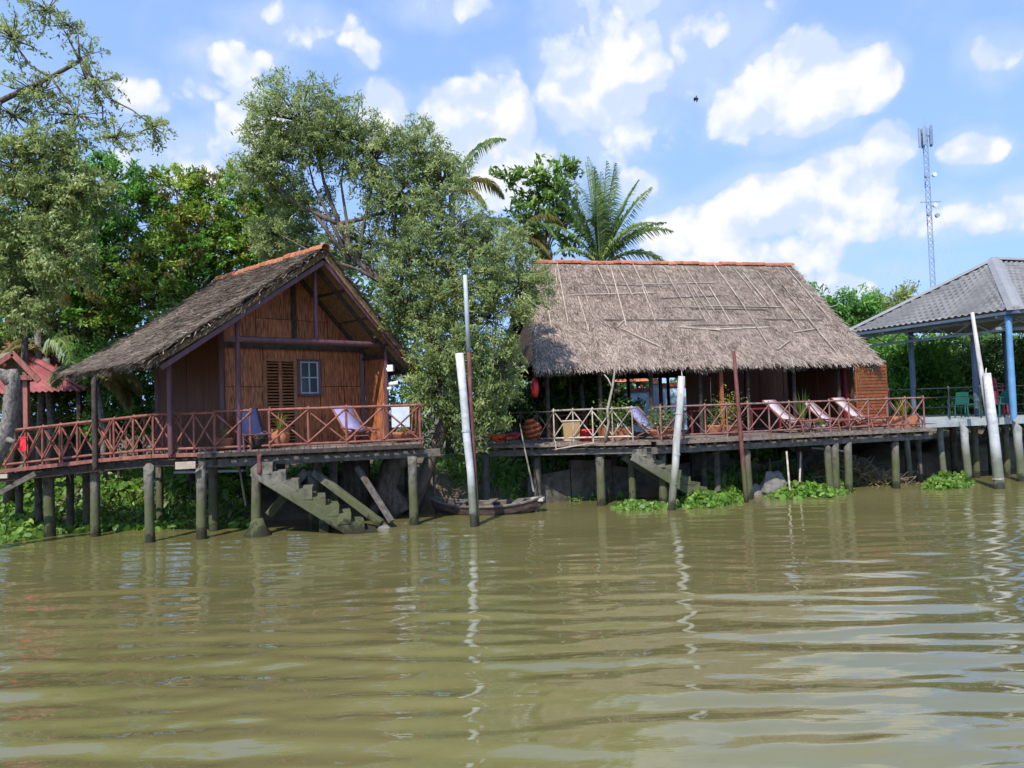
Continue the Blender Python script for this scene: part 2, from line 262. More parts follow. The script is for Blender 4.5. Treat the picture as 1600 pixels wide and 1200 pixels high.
# ------------------------------------------------------------------ mesh helpers
rng = np.random.default_rng(7); random.seed(7)
def V(*a): return np.array(a, float)
def unit(v): v = np.asarray(v, float); return v / (np.linalg.norm(v) + 1e-12)
class MB:
    def __init__(s): s.v = []; s.f = []
    def add(s, vs, fs):
        k = len(s.v); s.v += [tuple(map(float, q)) for q in vs]; s.f += [tuple(i + k for i in f) for f in fs]; return s
    def box(s, c, size, ax=None):
        c = np.asarray(c, float); h = np.asarray(size, float) / 2; ax = np.eye(3) if ax is None else np.asarray(ax)
        vs = [c + ax[0] * h[0] * x + ax[1] * h[1] * y + ax[2] * h[2] * z for x in (-1, 1) for y in (-1, 1) for z in (-1, 1)]
        return s.add(vs, [(0, 1, 3, 2), (4, 6, 7, 5), (0, 4, 5, 1), (2, 3, 7, 6), (0, 2, 6, 4), (1, 5, 7, 3)])
    def beam(s, p0, p1, w, h, upv=(0, 0, 1)):
        p0 = np.asarray(p0, float); p1 = np.asarray(p1, float); d = unit(p1 - p0); x = np.cross(d, upv)
        x = unit(x) if np.linalg.norm(x) > 1e-6 else V(1, 0, 0); z = np.cross(x, d)
        return s.box((p0 + p1) / 2, (w, np.linalg.norm(p1 - p0), h), (x, d, z))
    def tube(s, pts, rad, n=8, wob=0.0):
        pts = [np.asarray(p, float) for p in pts]; k0 = len(s.v); ref = V(0.13, 0.97, 0.2)
        for i, p in enumerate(pts):
            d = unit(pts[min(i + 1, len(pts) - 1)] - pts[max(i - 1, 0)]); x = np.cross(d, ref)
            if np.linalg.norm(x) < .15: x = np.cross(d, V(1, 0, 0))
            x = unit(x); y = np.cross(d, x); r = rad[i] if hasattr(rad, '__len__') else rad
            for j in range(n):
                a = 2 * math.pi * j / n; q = r * (1 + wob * random.uniform(-1, 1)); s.v.append(tuple(p + x * math.cos(a) * q + y * math.sin(a) * q))
        for i in range(len(pts) - 1):
            for j in range(n):
                a = k0 + i * n + j; b = k0 + i * n + (j + 1) % n; s.f.append((a, b, b + n, a + n))
        s.f.append(tuple(k0 + j for j in reversed(range(n)))); s.f.append(tuple(k0 + (len(pts) - 1) * n + j for j in range(n))); return s
    def lathe(s, prof, c=(0, 0, 0), n=14):
        k0 = len(s.v)
        for (r, z) in prof:
            for j in range(n):
                a = 2 * math.pi * j / n; s.v.append((c[0] + r * math.cos(a), c[1] + r * math.sin(a), c[2] + z))
        for i in range(len(prof) - 1):
            for j in range(n):
                a = k0 + i * n + j; b = k0 + i * n + (j + 1) % n; s.f.append((a, b, b + n, a + n))
        s.f.append(tuple(k0 + j for j in reversed(range(n)))); s.f.append(tuple(k0 + (len(prof) - 1) * n + j for j in range(n))); return s
    def prism(s, poly, vec):      # closed extrusion of a 3-D polygon
        n = len(poly); vec = np.asarray(vec, float); vs = [np.asarray(p, float) for p in poly]; vs = vs + [p + vec for p in vs]
        return s.add(vs, [tuple(reversed(range(n))), tuple(range(n, 2 * n))] + [(i, (i + 1) % n, n + (i + 1) % n, n + i) for i in range(n)])
    def mesh(s, name, mat, smooth=False):
        me = bpy.data.meshes.new(name); me.from_pydata(s.v, [], s.f); me.materials.append(MATS[mat]); me.update()
        if smooth: me.polygons.foreach_set('use_smooth', [len(f) <= 4 for f in s.f])
        return me
def link(name, me, parent=None, mw=None, local=False):
    o = bpy.data.objects.new(name, me); C.objects.link(o)
    if parent is not None:
        o.parent = parent
        if not local and parent.type == 'EMPTY': o.matrix_parent_inverse = Matrix.Translation(-Vector(parent.location))
        elif not local: o.matrix_parent_inverse = parent.matrix_basis.inverted()
    if mw is not None: o.matrix_basis = mw
    return o
def tag(o, label=None, cat=None, group=None, kind=None):
    for k, v in (('label', label), ('category', cat), ('group', group), ('kind', kind)):
        if v: o[k] = v
    return o
def thing(name, label, cat, loc, group=None):
    o = bpy.data.objects.new(name, None); C.objects.link(o); o.location = tuple(map(float, loc)); o.empty_display_size = .2
    return tag(o, label, cat, group)
def part(mb, name, mat, parent, smooth=False, local=False, kind=None):
    o = link(name, mb.mesh(name, mat, smooth), parent, None, local)
    if kind: o['kind'] = kind
    return o
_unit = {}
def unitmesh(shape, mat):
    k = (shape, mat)
    if k in _unit: return _unit[k]
    mb = MB()
    if shape == 'box':
        b = .06; z = .5
        ring = [(-.5 + b, -.5), (.5 - b, -.5), (.5, -.5 + b), (.5, .5 - b), (.5 - b, .5), (-.5 + b, .5), (-.5, .5 - b), (-.5, -.5 + b)]
        mb.prism([(x, -.5, y) for x, y in reversed(ring)], (0, 1, 0))
    else:
        n = 8; st = random.Random(3)
        mb.tube([(st.uniform(-.03, .03) if 0 < i < 4 else 0, -.5 + i / 4, st.uniform(-.03, .03) if 0 < i < 4 else 0) for i in range(5)], [.5 * st.uniform(.93, 1.05) for _ in range(5)], n)
    me = mb.mesh(shape + '_' + mat, mat, shape == 'rod'); _unit[k] = me; return me
def bar(name, p0, p1, w, h, mat, parent, shape='box', upv=(0, 0, 1), local=False):
    p0 = np.asarray(p0, float); p1 = np.asarray(p1, float); d = unit(p1 - p0); x = np.cross(d, upv)
    x = unit(x) if np.linalg.norm(x) > 1e-4 else V(1, 0, 0); z = np.cross(x, d); c = (p0 + p1) / 2; ln = np.linalg.norm(p1 - p0)
    m = Matrix([[x[i] * w, d[i] * ln, z[i] * h, c[i]] for i in range(3)] + [[0, 0, 0, 1]])
    return link(name, unitmesh(shape, mat), parent, m, local)
def rod(name, p0, p1, dia, mat, parent, local=False): return bar(name, p0, p1, dia, dia, mat, parent, 'rod', local=local)
def npmesh(name, co_, faces, mat):
    me = bpy.data.meshes.new(name); k = faces.shape[1]; m = len(faces)
    me.vertices.add(len(co_)); me.vertices.foreach_set('co', np.ascontiguousarray(co_, dtype=np.float32).ravel())
    me.loops.add(m * k); me.loops.foreach_set('vertex_index', np.ascontiguousarray(faces, dtype=np.int32).ravel())
    me.polygons.add(m); me.polygons.foreach_set('loop_start', np.arange(0, m * k, k, dtype=np.int32))
    me.materials.append(MATS[mat]); me.update(calc_edges=True); return me
def nunit(a): return a / (np.linalg.norm(a, axis=1, keepdims=True) + 1e-9)
def leaves(P, ax, nr, ln, wd, fold=0.0):
    """rhombic leaf quads: centres P, long axes ax, normals nr."""
    ax = nunit(ax); sd = nunit(np.cross(nr, ax)); up = np.cross(ax, sd); ln = ln[:, None]; wd = wd[:, None]
    a = P - ax * ln * .5; b = P + sd * wd * .5 + up * wd * fold - ax * ln * .05; c = P + ax * ln * .5; d = P - sd * wd * .5 + up * wd * fold - ax * ln * .05
    co_ = np.stack([a, b, c, d], 1).reshape(-1, 3); f = np.arange(len(co_)).reshape(-1, 4); return co_, f
def strands(P, d, nr, ln, wd, lift):
    """grass-like strips starting at P running along d, tips lifted along nr."""
    d = nunit(d); sd = nunit(np.cross(nr, d)); ln = ln[:, None]; wd = wd[:, None]; lift = lift[:, None]
    a = P - sd * wd * .5; b = P + sd * wd * .5; e = P + d * ln + nr * lift; c_ = e + sd * wd * .28; g = e - sd * wd * .28
    co_ = np.stack([a, b, c_, g], 1).reshape(-1, 3); return co_, np.arange(len(co_)).reshape(-1, 4)

# ------------------------------------------------------------------ setting: river
def make_river():
    def axis(lo, hi, step, far_lo, far_hi):
        a = list(np.arange(lo, hi, step)); x = hi; s = step
        while x < far_hi: a.append(x); s *= 1.35; x += s
        a.append(far_hi); b = []; x = lo - step; s = step
        while x > far_lo: b.append(x); s *= 1.35; x -= s
        b.append(far_lo); return np.array(b[::-1] + a)
    xs = axis(-16, 20, .11, -400, 400); ys = axis(4.5, 27, .042, -300, 60)
    X, Y = np.meshgrid(xs, ys); Z = np.zeros_like(X); r = np.random.default_rng(11)
    bands = [(.45, 1.1, 46, .0185, .15), (.2, .42, 26, .0115, .32), (1.2, 2.6, 10, .011, .22)]
    for lo, hi, cnt, slope, spread in bands:
        for i in range(cnt):
            lam = lo * (hi / lo) ** r.random(); th = r.normal(.05, spread); k = 2 * math.pi / lam; amp = slope / k * r.uniform(.6, 1.4)
            kx, ky = k * math.sin(th), k * math.cos(th); ph = r.uniform(0, 6.28)
            mod = .6 + .4 * np.sin(X * r.uniform(.15, .6) + Y * r.uniform(.1, .6) + r.uniform(0, 6))
            Z += amp * mod * np.sin(kx * X + ky * Y + ph + .6 * np.sin(X * .7 + ph))
    patch = .5 + .5 * np.sin(X * .31 + 1.3 * np.sin(Y * .23 + 1)) * np.sin(Y * .47 + 1.1 * np.sin(X * .19 + 2)) + .25 * np.sin(X * .83 - Y * .61 + 2); Z *= .62 + .6 * np.clip(patch, 0, 1.2)
    fade = np.clip((X + 17) / 2, 0, 1) * np.clip((21 - X) / 2, 0, 1) * np.clip((Y - 4) / 1, 0, 1) * np.clip((27.5 - Y) / 2, 0, 1)
    calm = np.interp(Y, [5, 8, 11, 15, 20, 26], [1.55, 1.4, 1.1, .75, .48, .34])
    Z *= fade * calm
    co_ = np.stack([X, Y, Z], 2).reshape(-1, 3); ny, nx = X.shape; i = np.arange(ny * nx).reshape(ny, nx)
    f = np.stack([i[:-1, :-1], i[:-1, 1:], i[1:, 1:], i[1:, :-1]], 2).reshape(-1, 4)
    me = npmesh('river', co_, f, 'river_water'); me.polygons.foreach_set('use_smooth', np.ones(len(f), bool))
    tag(link('river', me), kind='structure')
make_river()
def bank_line(x):
    return np.interp(x, [-60, -14, -9, -5, -2, 1, 5, 9, 13, 18, 60], [21.5, 20.9, 20.0, 20.2, 21.8, 22.6, 22.6, 23.8, 25.6, 27.5, 40])
def bank_h(x, y):
    d = y - bank_line(x); t = np.clip((d + .8) / 3.2, 0, 1); t = t * t * (3 - 2 * t)
    return -.9 + t * 1.75 + .12 * np.sin(x * 1.7 + y) * t + .08 * np.sin(x * 3.1 - y * 2.3) * t
def make_bank():
    xs = np.concatenate([[-400, -200, -90, -50], np.arange(-30, 34, .45), [45, 70, 120, 220, 420]])
    ys = np.concatenate([np.arange(18.5, 36, .4), [40, 50, 70, 110, 200, 400, 900]])
    X, Y = np.meshgrid(xs, ys); Z = bank_h(X, Y) + .06 * np.random.default_rng(2).normal(size=X.shape) * (np.abs(X) < 40) * (Y < 38)
    co_ = np.stack([X, Y, Z], 2).reshape(-1, 3); ny, nx = X.shape; i = np.arange(ny * nx).reshape(ny, nx)
    f = np.stack([i[:-1, :-1], i[:-1, 1:], i[1:, 1:], i[1:, :-1]], 2).reshape(-1, 4)
    me = npmesh('river_bank', co_, f, 'mud'); me.polygons.foreach_set('use_smooth', np.ones(len(f), bool)); tag(link('river_bank', me), kind='structure')
make_bank()

# ------------------------------------------------------------------ thatch
def thatch(root,  ridge0, ridge1, eave1, eave0, n, mat, name='roof_slope', seed=1, thick=.2, sag=.06, fr=1.0, under='thatch_under', course=.30, lift=1.0):
    """thatched slope as a part: woven core slab with straw strands laid in courses over it and a fringe at the eave."""
    r = np.random.default_rng(seed); A, B, D_, Cc = [np.asarray(q, float) for q in (ridge0, ridge1, eave1, eave0)]
    nr = unit(np.cross(B - A, Cc - A)); nr = nr if nr[2] > 0 else -nr
    def P(u, v):
        u = u[:, None]; v = v[:, None]; q = (A * (1 - u) + B * u) * (1 - v) + (Cc * (1 - u) + D_ * u) * v
        return q - nr * (sag * np.sin(np.pi * v) * (1 + .5 * np.sin(u * 9)))
    g = 24; uu, vv = np.meshgrid(np.linspace(0, 1, g), np.linspace(0, 1, g)); top = P(uu.ravel(), vv.ravel()) - nr * .03
    lower = top - nr * thick; i = np.arange(g * g).reshape(g, g)
    q = np.stack([i[:-1, :-1], i[:-1, 1:], i[1:, 1:], i[1:, :-1]], 2).reshape(-1, 4)
    edge = np.concatenate([i[0, :], i[1:, -1], i[-1, -2::-1], i[-2:0:-1, 0]]); e2 = np.roll(edge, -1)
    side = np.stack([edge, e2, e2 + g * g, edge + g * g], 1)
    core = link(name, npmesh(name, np.concatenate([top, lower]), np.concatenate([q, q[:, ::-1] + g * g, side]), under), root)
    down = unit((Cc + D_) / 2 - (A + B) / 2); L0 = np.linalg.norm(Cc - A); ncour = max(4, int(L0 / course))
    u = r.random(n); v = (np.floor(r.random(n) * ncour) + np.where(r.random(n) < .6, r.random(n) * .3, r.random(n))) / ncour; v = np.clip(v + r.normal(0, .004, n), 0, .985)
    pos = P(u, v) + nr * (r.random(n)[:, None] * .035 + .012); messy = r.random(n) < .35; ang = r.normal(0, 1, n) * np.where(messy, .65, .26); side_ = unit(np.cross(nr, down))
    d = down[None] * np.cos(ang)[:, None] + side_[None] * np.sin(ang)[:, None]
    ln = r.uniform(.14, .46, n); wd = r.uniform(.014, .042, n)
    c1, f1 = strands(pos, d, np.repeat(nr[None], n, 0), ln, wd, np.where(messy, r.normal(.012, .016, n), r.normal(.034, .012, n)) * lift)
    # ragged fringe at the eave and the verges
    m = int(n * .12 * fr); u = r.random(m); v = r.uniform(.93, 1.0, m); pos = P(u, v) - nr * (r.random(m)[:, None] * thick)
    dd = unit(down + V(0, 0, -.35)); d = dd[None] + r.normal(0, .17, (m, 3))
    c2, f2 = strands(pos, d, np.repeat(nr[None], m, 0), r.uniform(.07, .22, m) * (1 + .4 * np.sin(u * 37) * np.sin(u * 11)), r.uniform(.012, .03, m), r.normal(0, .02, m))
    k = int(n * .05 * fr); u = np.where(r.random(k) < .5, r.uniform(0, .01, k), r.uniform(.99, 1, k)); v = r.random(k); pos = P(u, v) - nr * (r.random(k)[:, None] * thick * .9)
    sgn = np.where(u < .5, -1, 1)[:, None]; ac = unit(B - A)
    d = down[None] + ac[None] * sgn * r.uniform(.0, .6, (k, 1)) + r.normal(0, .15, (k, 3))
    c3, f3 = strands(pos, d, np.repeat(nr[None], k, 0), r.uniform(.1, .28, k), r.uniform(.012, .03, k), r.normal(0, .02, k))
    co_ = np.concatenate([c1, c2, c3]); f = np.concatenate([f1, f2 + len(c1), f3 + len(c1) + len(c2)])
    t = link('straw', npmesh('straw', co_, f, mat), core); t['kind'] = 'stuff'
    return lambda u, v, h=0.0: P(np.array([u]), np.array([v]))[0] + nr * h, nr
_tile = None
def ridge_tiles(root, p0, p1, n, rad=.15):
    global _tile
    if _tile is None:
        mb = MB(); k = 7; vs = []; fs = []
        for y, s in ((-.5, 1.0), (.5, .86)):
            for rr in (1.0, .86):
                for j in range(k): a = math.pi * (j / (k - 1)) * 1.06 - .03 * math.pi; vs.append((math.cos(a) * rr * s, y, math.sin(a) * rr * s))
        for j in range(k - 1): fs += [(j, j + 1, 2 * k + j + 1, 2 * k + j), (k + j + 1, k + j, 3 * k + j, 3 * k + j + 1), (j + 1, j, k + j, k + j + 1), (2 * k + j, 2 * k + j + 1, 3 * k + j + 1, 3 * k + j)]
        mb.add(vs, fs); _tile = mb.mesh('ridge_tile', 'tile_red')
    p0 = np.asarray(p0, float); p1 = np.asarray(p1, float); d = unit(p1 - p0); x = unit(np.cross(d, (0, 0, 1))); ln = np.linalg.norm(p1 - p0) / n
    for i in range(n):
        c = p0 + (p1 - p0) * (i + .5) / n + V(0, 0, random.uniform(-.02, .02)); d2 = unit(d + V(random.uniform(-.03, .03), random.uniform(-.03, .03), .06 + random.uniform(-.03, .03))); x2 = unit(np.cross(d2, (0, 0, 1))); z2 = np.cross(x2, d2)
        m = Matrix([[x2[j] * rad, d2[j] * ln * 1.12, z2[j] * rad, c[j]] for j in range(3)] + [[0, 0, 0, 1]])
        link('ridge_tile', _tile, root, m)

# ------------------------------------------------------------------ riverside cabin
DZ = 2.04
EA = at(333, 703, 18.2); EA[2] = DZ; EB = at(655, 697, 19.35); EB[2] = DZ       # front edge of the cabin deck
edge_d = unit(EB - EA); edge_n = unit(np.cross(edge_d, (0, 0, -1))); edge_n = edge_n if edge_n[1] > 0 else -edge_n
HA = math.radians(46); fd = V(math.cos(HA), math.sin(HA), 0); rd = V(-math.sin(HA), math.cos(HA), 0)
_q = ray(372, 600); _t = np.linalg.solve(np.array([[edge_d[0], -_q[0]], [edge_d[1], -_q[1]]]), -EA[:2] + _O[:2])
PL = EA + edge_d * _t[0] + edge_n * .06
HC = PL + fd * 2.17; HC[2] = 0
def Hs(t, w, z): return HC + fd * t + rd * w + V(0, 0, z)
ZR = 7.10; TL, TR = -4.32, 3.08; SLL = (ZR - 4.2) / -TL; SRR = (ZR - 4.06) / TR
def roofz(t): return ZR - (SLL * -t if t < 0 else SRR * t)
WF, WB = -.5, 5.55
def cabin():
    root = thing('thatched_cabin', 'bamboo-walled cabin with a thatched gable roof, shutter door and small blue window', 'cabin', Hs(0, 2, DZ))
    thatch(root, Hs(0, WF, ZR), Hs(0, WB, ZR), Hs(TL, WB, roofz(TL)), Hs(TL, WF, roofz(TL)), 46000, 'thatch_brown', seed=4, sag=.05, thick=.13, lift=1.5)
    thatch(root, Hs(0, WF, ZR), Hs(0, WB, ZR), Hs(TR, WB, roofz(TR)), Hs(TR, WF, roofz(TR)), 15000, 'thatch_brown', seed=5, sag=.04, thick=.15)
    ridge_tiles(root, Hs(0, WF - .05, ZR + .0), Hs(0, WB, ZR + .02), 19)
    pw = 'purple_wood'
    for t, w, z0, z1, d in ((-2.17, 0, DZ - .05, roofz(-2.17) - .3, .13), (2.2, 0, DZ - .05, 4.85, .13), (0, 0, 4.78, ZR - .32, .13)):
        rod('post', Hs(t, w, z0), Hs(t, w, z1), d, pw, root)
    rod('tie_beam', Hs(-2.2, -.02, 4.72), Hs(2.55, -.02, 4.74), .17, pw, root)
    # rake boards and purlins
    for s, tt in ((-1, TL), (1, TR)):
        bar('rake_board', Hs(0, WF + .06, ZR - .34), Hs(tt * .96, WF + .06, roofz(tt * .96) - .34), .06, .11, pw, root)
        for k in range(1, 5):
            t = tt * k / 4.4; bar('purlin', Hs(t, WF + .12, roofz(t) - .29), Hs(t, WB - .1, roofz(t) - .29), .08, .09, 'dark_wood', root)
        for w in (0.0, 1.05): bar('rafter', Hs(0, w, ZR - .36), Hs(tt * .93, w, roofz(tt * .93) - .36), .09, .11, 'dark_wood', root)
    # front wall, in bamboo sheets with seams
    w0 = 1.12; tl, tr, zb = -2.05, 2.2, 4.72
    def sheet(name, poly, mat='bamboo_wall', th=.05, nv=None):
        part(MB().prism([Hs(t, w, z) for (t, w, z) in poly], (rd if nv is None else nv) * th), name, mat, root)
    g = .012
    for a, b in ((tl, -.92), (.78, 1.55), (1.55, tr - .06)):
        sheet('wall_sheet', [(a + g, w0, DZ), (b - g, w0, DZ), (b - g, w0, 3.62), (a + g, w0, 3.62)])
        sheet('wall_sheet', [(a + g, w0 + .006, 3.635), (b - g, w0 + .006, 3.635), (b - g, w0 + .006, zb), (a + g, w0 + .006, zb)])
    sheet('wall_sheet', [(-.92 + g, w0, 4.36), (.78 - g, w0, 4.36), (.78 - g, w0, zb), (-.92 + g, w0, zb)])
    sheet('wall_sheet', [(.02, w0, DZ), (.78 - g, w0, DZ), (.78 - g, w0, 3.40), (.02, w0, 3.40)])
    for a, b in ((tl, -1.1), (-1.1, 0), (0, 1.05), (1.05, tr)):      # gable, two courses
        za, zc = roofz(a) - .34, roofz(b) - .34
        zs = 5.42
        if min(za, zc) > zs + .1:
            sheet('wall_sheet', [(a + g, w0, zb + .01), (b - g, w0, zb + .01), (b - g, w0, zs), (a + g, w0, zs)])
            sheet('wall_sheet', [(a + g, w0 + .006, zs + .015), (b - g, w0 + .006, zs + .015), (b - g, w0 + .006, zc), (a + g, w0 + .006, za)])
        else:
            sheet('wall_sheet', [(a + g, w0, zb + .01), (b - g, w0, zb + .01), (b - g, w0, max(zc, zb + .03)), (a + g, w0, max(za, zb + .03))])
    for t, z0, z1 in ((tl, DZ, roofz(tl) - .35), (0.0, zb, ZR - .4), (tr - .03, DZ, 4.85)): bar('wall_post', Hs(t, w0 - .03, z0), Hs(t, w0 - .03, z1), .11, .11, 'purple_wood' if t else 'dark_wood', root, upv=(1, 0, 0))
    bar('wall_beam', Hs(tl, w0 - .05, zb - .03), Hs(tr, w0 - .05, zb - .03), .1, .13, 'dark_wood', root)
    # return screen at the right and the left side wall, roof shade in its colour
    part(MB().prism([Hs(2.2, .1, DZ), Hs(2.2, w0 - .1, DZ), Hs(2.2, w0 - .1, 4.38), Hs(2.2, .1, 4.38)], fd * .04), 'side_screen', 'bamboo_wall', root)
    bar('screen_rail', Hs(2.17, .08, 4.41), Hs(2.17, w0 - .08, 4.41), .08, .08, 'dark_wood', root)
    for k in range(4):
        wa, wb = w0 + .08 + k * 1.0, w0 + .08 + (k + 1) * 1.0 - .02
        part(MB().prism([Hs(tl, wa, DZ), Hs(tl, wb, DZ), Hs(tl, wb, roofz(tl) - .34), Hs(tl, wa, roofz(tl) - .34)], fd * .05), 'wall_sheet', 'bamboo_shaded', root)
    bar('wall_post', Hs(tl, 5.2, DZ), Hs(tl, 5.2, roofz(tl) - .34), .11, .11, 'purple_wood', root, upv=(1, 0, 0))
    part(MB().prism([Hs(tl, 5.15, DZ), Hs(tr, 5.15, DZ), Hs(tr, 5.15, roofz(tr) - .34), Hs(0, 5.15, ZR - .34), Hs(tl, 5.15, roofz(tl) - .34)], rd * .05), 'back_wall', 'bamboo_shaded', root)
    part(MB().prism([Hs(tr, w0, DZ), Hs(tr, 5.15, DZ), Hs(tr, 5.15, roofz(tr) - .34), Hs(tr, w0, roofz(tr) - .34)], fd * .05), 'end_wall', 'bamboo_shaded', root)
    # louvred shutter door
    dr = part(MB().beam(Hs(-.89, w0 - .03, DZ), Hs(-.89, w0 - .03, 4.34), .07, .09, (1, 0, 0)).beam(Hs(.0, w0 - .03, DZ), Hs(.0, w0 - .03, 4.34), .07, .09, (1, 0, 0)).beam(Hs(-.92, w0 - .03, 4.33), Hs(.03, w0 - .03, 4.33), .09, .07).beam(Hs(-.445, w0 - .02, DZ), Hs(-.445, w0 - .02, 4.3), .07, .08, (1, 0, 0)), 'door', 'shutter', root)
    z = DZ + .08
    while z < 4.27:
        for a, b in ((-.855, -.48), (-.41, -.035)): bar('slat', Hs(a, w0 - .01, z), Hs(b, w0 - .01, z), .055, .016, 'shutter', dr, upv=unit(V(0, 0, 1) - rd * .8))
        z += .082
    # window
    wn = part(MB().beam(Hs(.1, w0 - .02, 3.40), Hs(.1, w0 - .02, 4.36), .07, .09, (1, 0, 0)).beam(Hs(.74, w0 - .02, 3.40), Hs(.74, w0 - .02, 4.36), .07, .09, (1, 0, 0)).beam(Hs(.07, w0 - .02, 4.34), Hs(.77, w0 - .02, 4.34), .09, .06).beam(Hs(.06, w0 - .03, 3.40), Hs(.78, w0 - .03, 3.40), .12, .06), 'window', 'purple_wood', root)
    part(MB().beam(Hs(.16, w0 - .03, 3.44), Hs(.16, w0 - .03, 4.3), .04, .04, (1, 0, 0)).beam(Hs(.68, w0 - .03, 3.44), Hs(.68, w0 - .03, 4.3), .04, .04, (1, 0, 0)).beam(Hs(.42, w0 - .03, 3.44), Hs(.42, w0 - .03, 4.3), .035, .04, (1, 0, 0)).beam(Hs(.14, w0 - .031, 4.29), Hs(.7, w0 - .031, 4.29), .04, .04).beam(Hs(.14, w0 - .031, 3.45), Hs(.7, w0 - .031, 3.45), .04, .04).beam(Hs(.14, w0 - .031, 3.87), Hs(.7, w0 - .031, 3.87), .04, .035), 'sash', 'pole_grey', wn)
    for a in (.18, .44):
        for z0 in (3.47, 3.89): part(MB().prism([Hs(a, w0 - .01, z0), Hs(a + .22, w0 - .01, z0), Hs(a + .22, w0 - .01, z0 + .385), Hs(a, w0 - .01, z0 + .385)], rd * .01), 'pane', 'glass', wn)
    # porch posts carrying the wide left eave
    for px, py, Y, zf in ((267, 705, 18.15, 2.0), (149, 715, 18.75, 1.72)):
        b = at(px, py, Y); t = float(np.dot(b - HC, fd)); rod('eave_post', V(b[0], b[1], zf), V(b[0], b[1], max(roofz(t) - .22, 3.75)), .14, 'purple_wood' if px > 200 else 'dark_wood', root)  # left post in darker wood: the shade it stands in is painted on
    p0 = at(267, 705, 18.05); p1 = at(149, 715, 18.75); p0[2] = 4.12; p1[2] = 4.0
    return root
cabin()

# security cameras on the right front post
def cctv():
    b = Hs(2.2, 0, 0)
    t = thing('alarm_box', 'small white junction box fixed high on the right cabin post', 'electrical box', b + V(0, 0, 4.1)); x = unit(V(1, -.35, 0)); y = V(-x[1], x[0], 0)
    part(MB().box(b + x * .15 + V(0, -.02, 4.08), (.17, .09, .18), (x, y, V(0, 0, 1))), 'case', 'white_plastic', t); part(MB().box(b + x * .05 + V(0, -.02, 4.06), (.08, .05, .06), (x, y, V(0, 0, 1))), 'bracket', 'white_plastic', t)
    t = thing('security_camera', 'white bullet security camera on the cabin post, below the box', 'camera', b + V(0, 0, 3.7)); d = unit(V(.8, -.35, .12))
    part(MB().tube([b + V(.1, -.05, 3.62), b + V(.1, -.05, 3.62) + d * .3], .062, 10), 'housing', 'white_plastic', t, True); part(MB().tube([b + V(.1, -.05, 3.62) + d * .29, b + V(.1, -.05, 3.62) + d * .31], .05, 10), 'lens', 'black_glass', t)
    part(MB().tube([b + V(.0, 0, 3.52), b + V(.12, -.04, 3.50), b + V(.17, -.06, 3.6)], [.05, .05, .03], 8), 'bracket', 'white_plastic', t)
cctv()

# ------------------------------------------------------------------ decks
def pile(root, b, top, dia, mat='concrete', lean=(0, 0), base=-.7):
    rod('pile', V(b[0] + lean[0], b[1] + lean[1], base), V(b[0], b[1], top), dia, mat, root)
def plank_floor(root, p0, p1, depth, nrm, z, wd=.15, mat='plank', over=.0):
    p0 = np.asarray(p0, float); p1 = np.asarray(p1, float); ln = np.linalg.norm((p1 - p0)[:2]); n = int(ln / wd); d = (p1 - p0) / n
    for i in range(n):
        a = p0 + d * (i + .5); zz = a[2] + random.uniform(-.006, .006); off = random.uniform(-.05, .03)
        a = V(a[0], a[1], zz); bar('plank', a + nrm * (off - over), a + nrm * depth, ln / n - .012, .04, mat, root)
def railing(root, pts, hts, nb, rod_mat, zb, braces=True, gap=(), d=(.055, .05, .05), brace_lean=None, low=.1):
    """posts, top and bottom rails and X braces along a polyline; hts = rail height, zb = extra foot."""
    pts = [np.asarray(p, float) for p in pts]
    for s in range(len(pts) - 1):
        a, b = pts[s], pts[s + 1]; n = nb[s]; upz = V(0, 0, 1)
        rod('top_rail', a + upz * hts, b + upz * hts, d[0], rod_mat, root); rod('bottom_rail', a + upz * low, b + upz * low, d[0], rod_mat, root)
        off = unit(np.cross(b - a, upz)) * .03
        for i in range(n + 1):
            if s and i == 0: continue
            q = a + (b - a) * i / n; rod('post', q - upz * zb, q + upz * (hts + .01), d[1], rod_mat, root)
        for i in range(n if braces else 0):
            q0 = a + (b - a) * (i + random.uniform(-.04, .04)) / n + upz * random.uniform(-.02, .02); q1 = a + (b - a) * (i + 1 + random.uniform(-.04, .04)) / n + upz * random.uniform(-.02, .02)
            rod('brace', q0 + upz * (low + .02) + off, q1 + upz * (hts - .03) + off, d[2] * .85, rod_mat, root); rod('brace', q0 + upz * (hts - .03) - off, q1 + upz * (low + .02) - off, d[2] * .85, rod_mat, root)

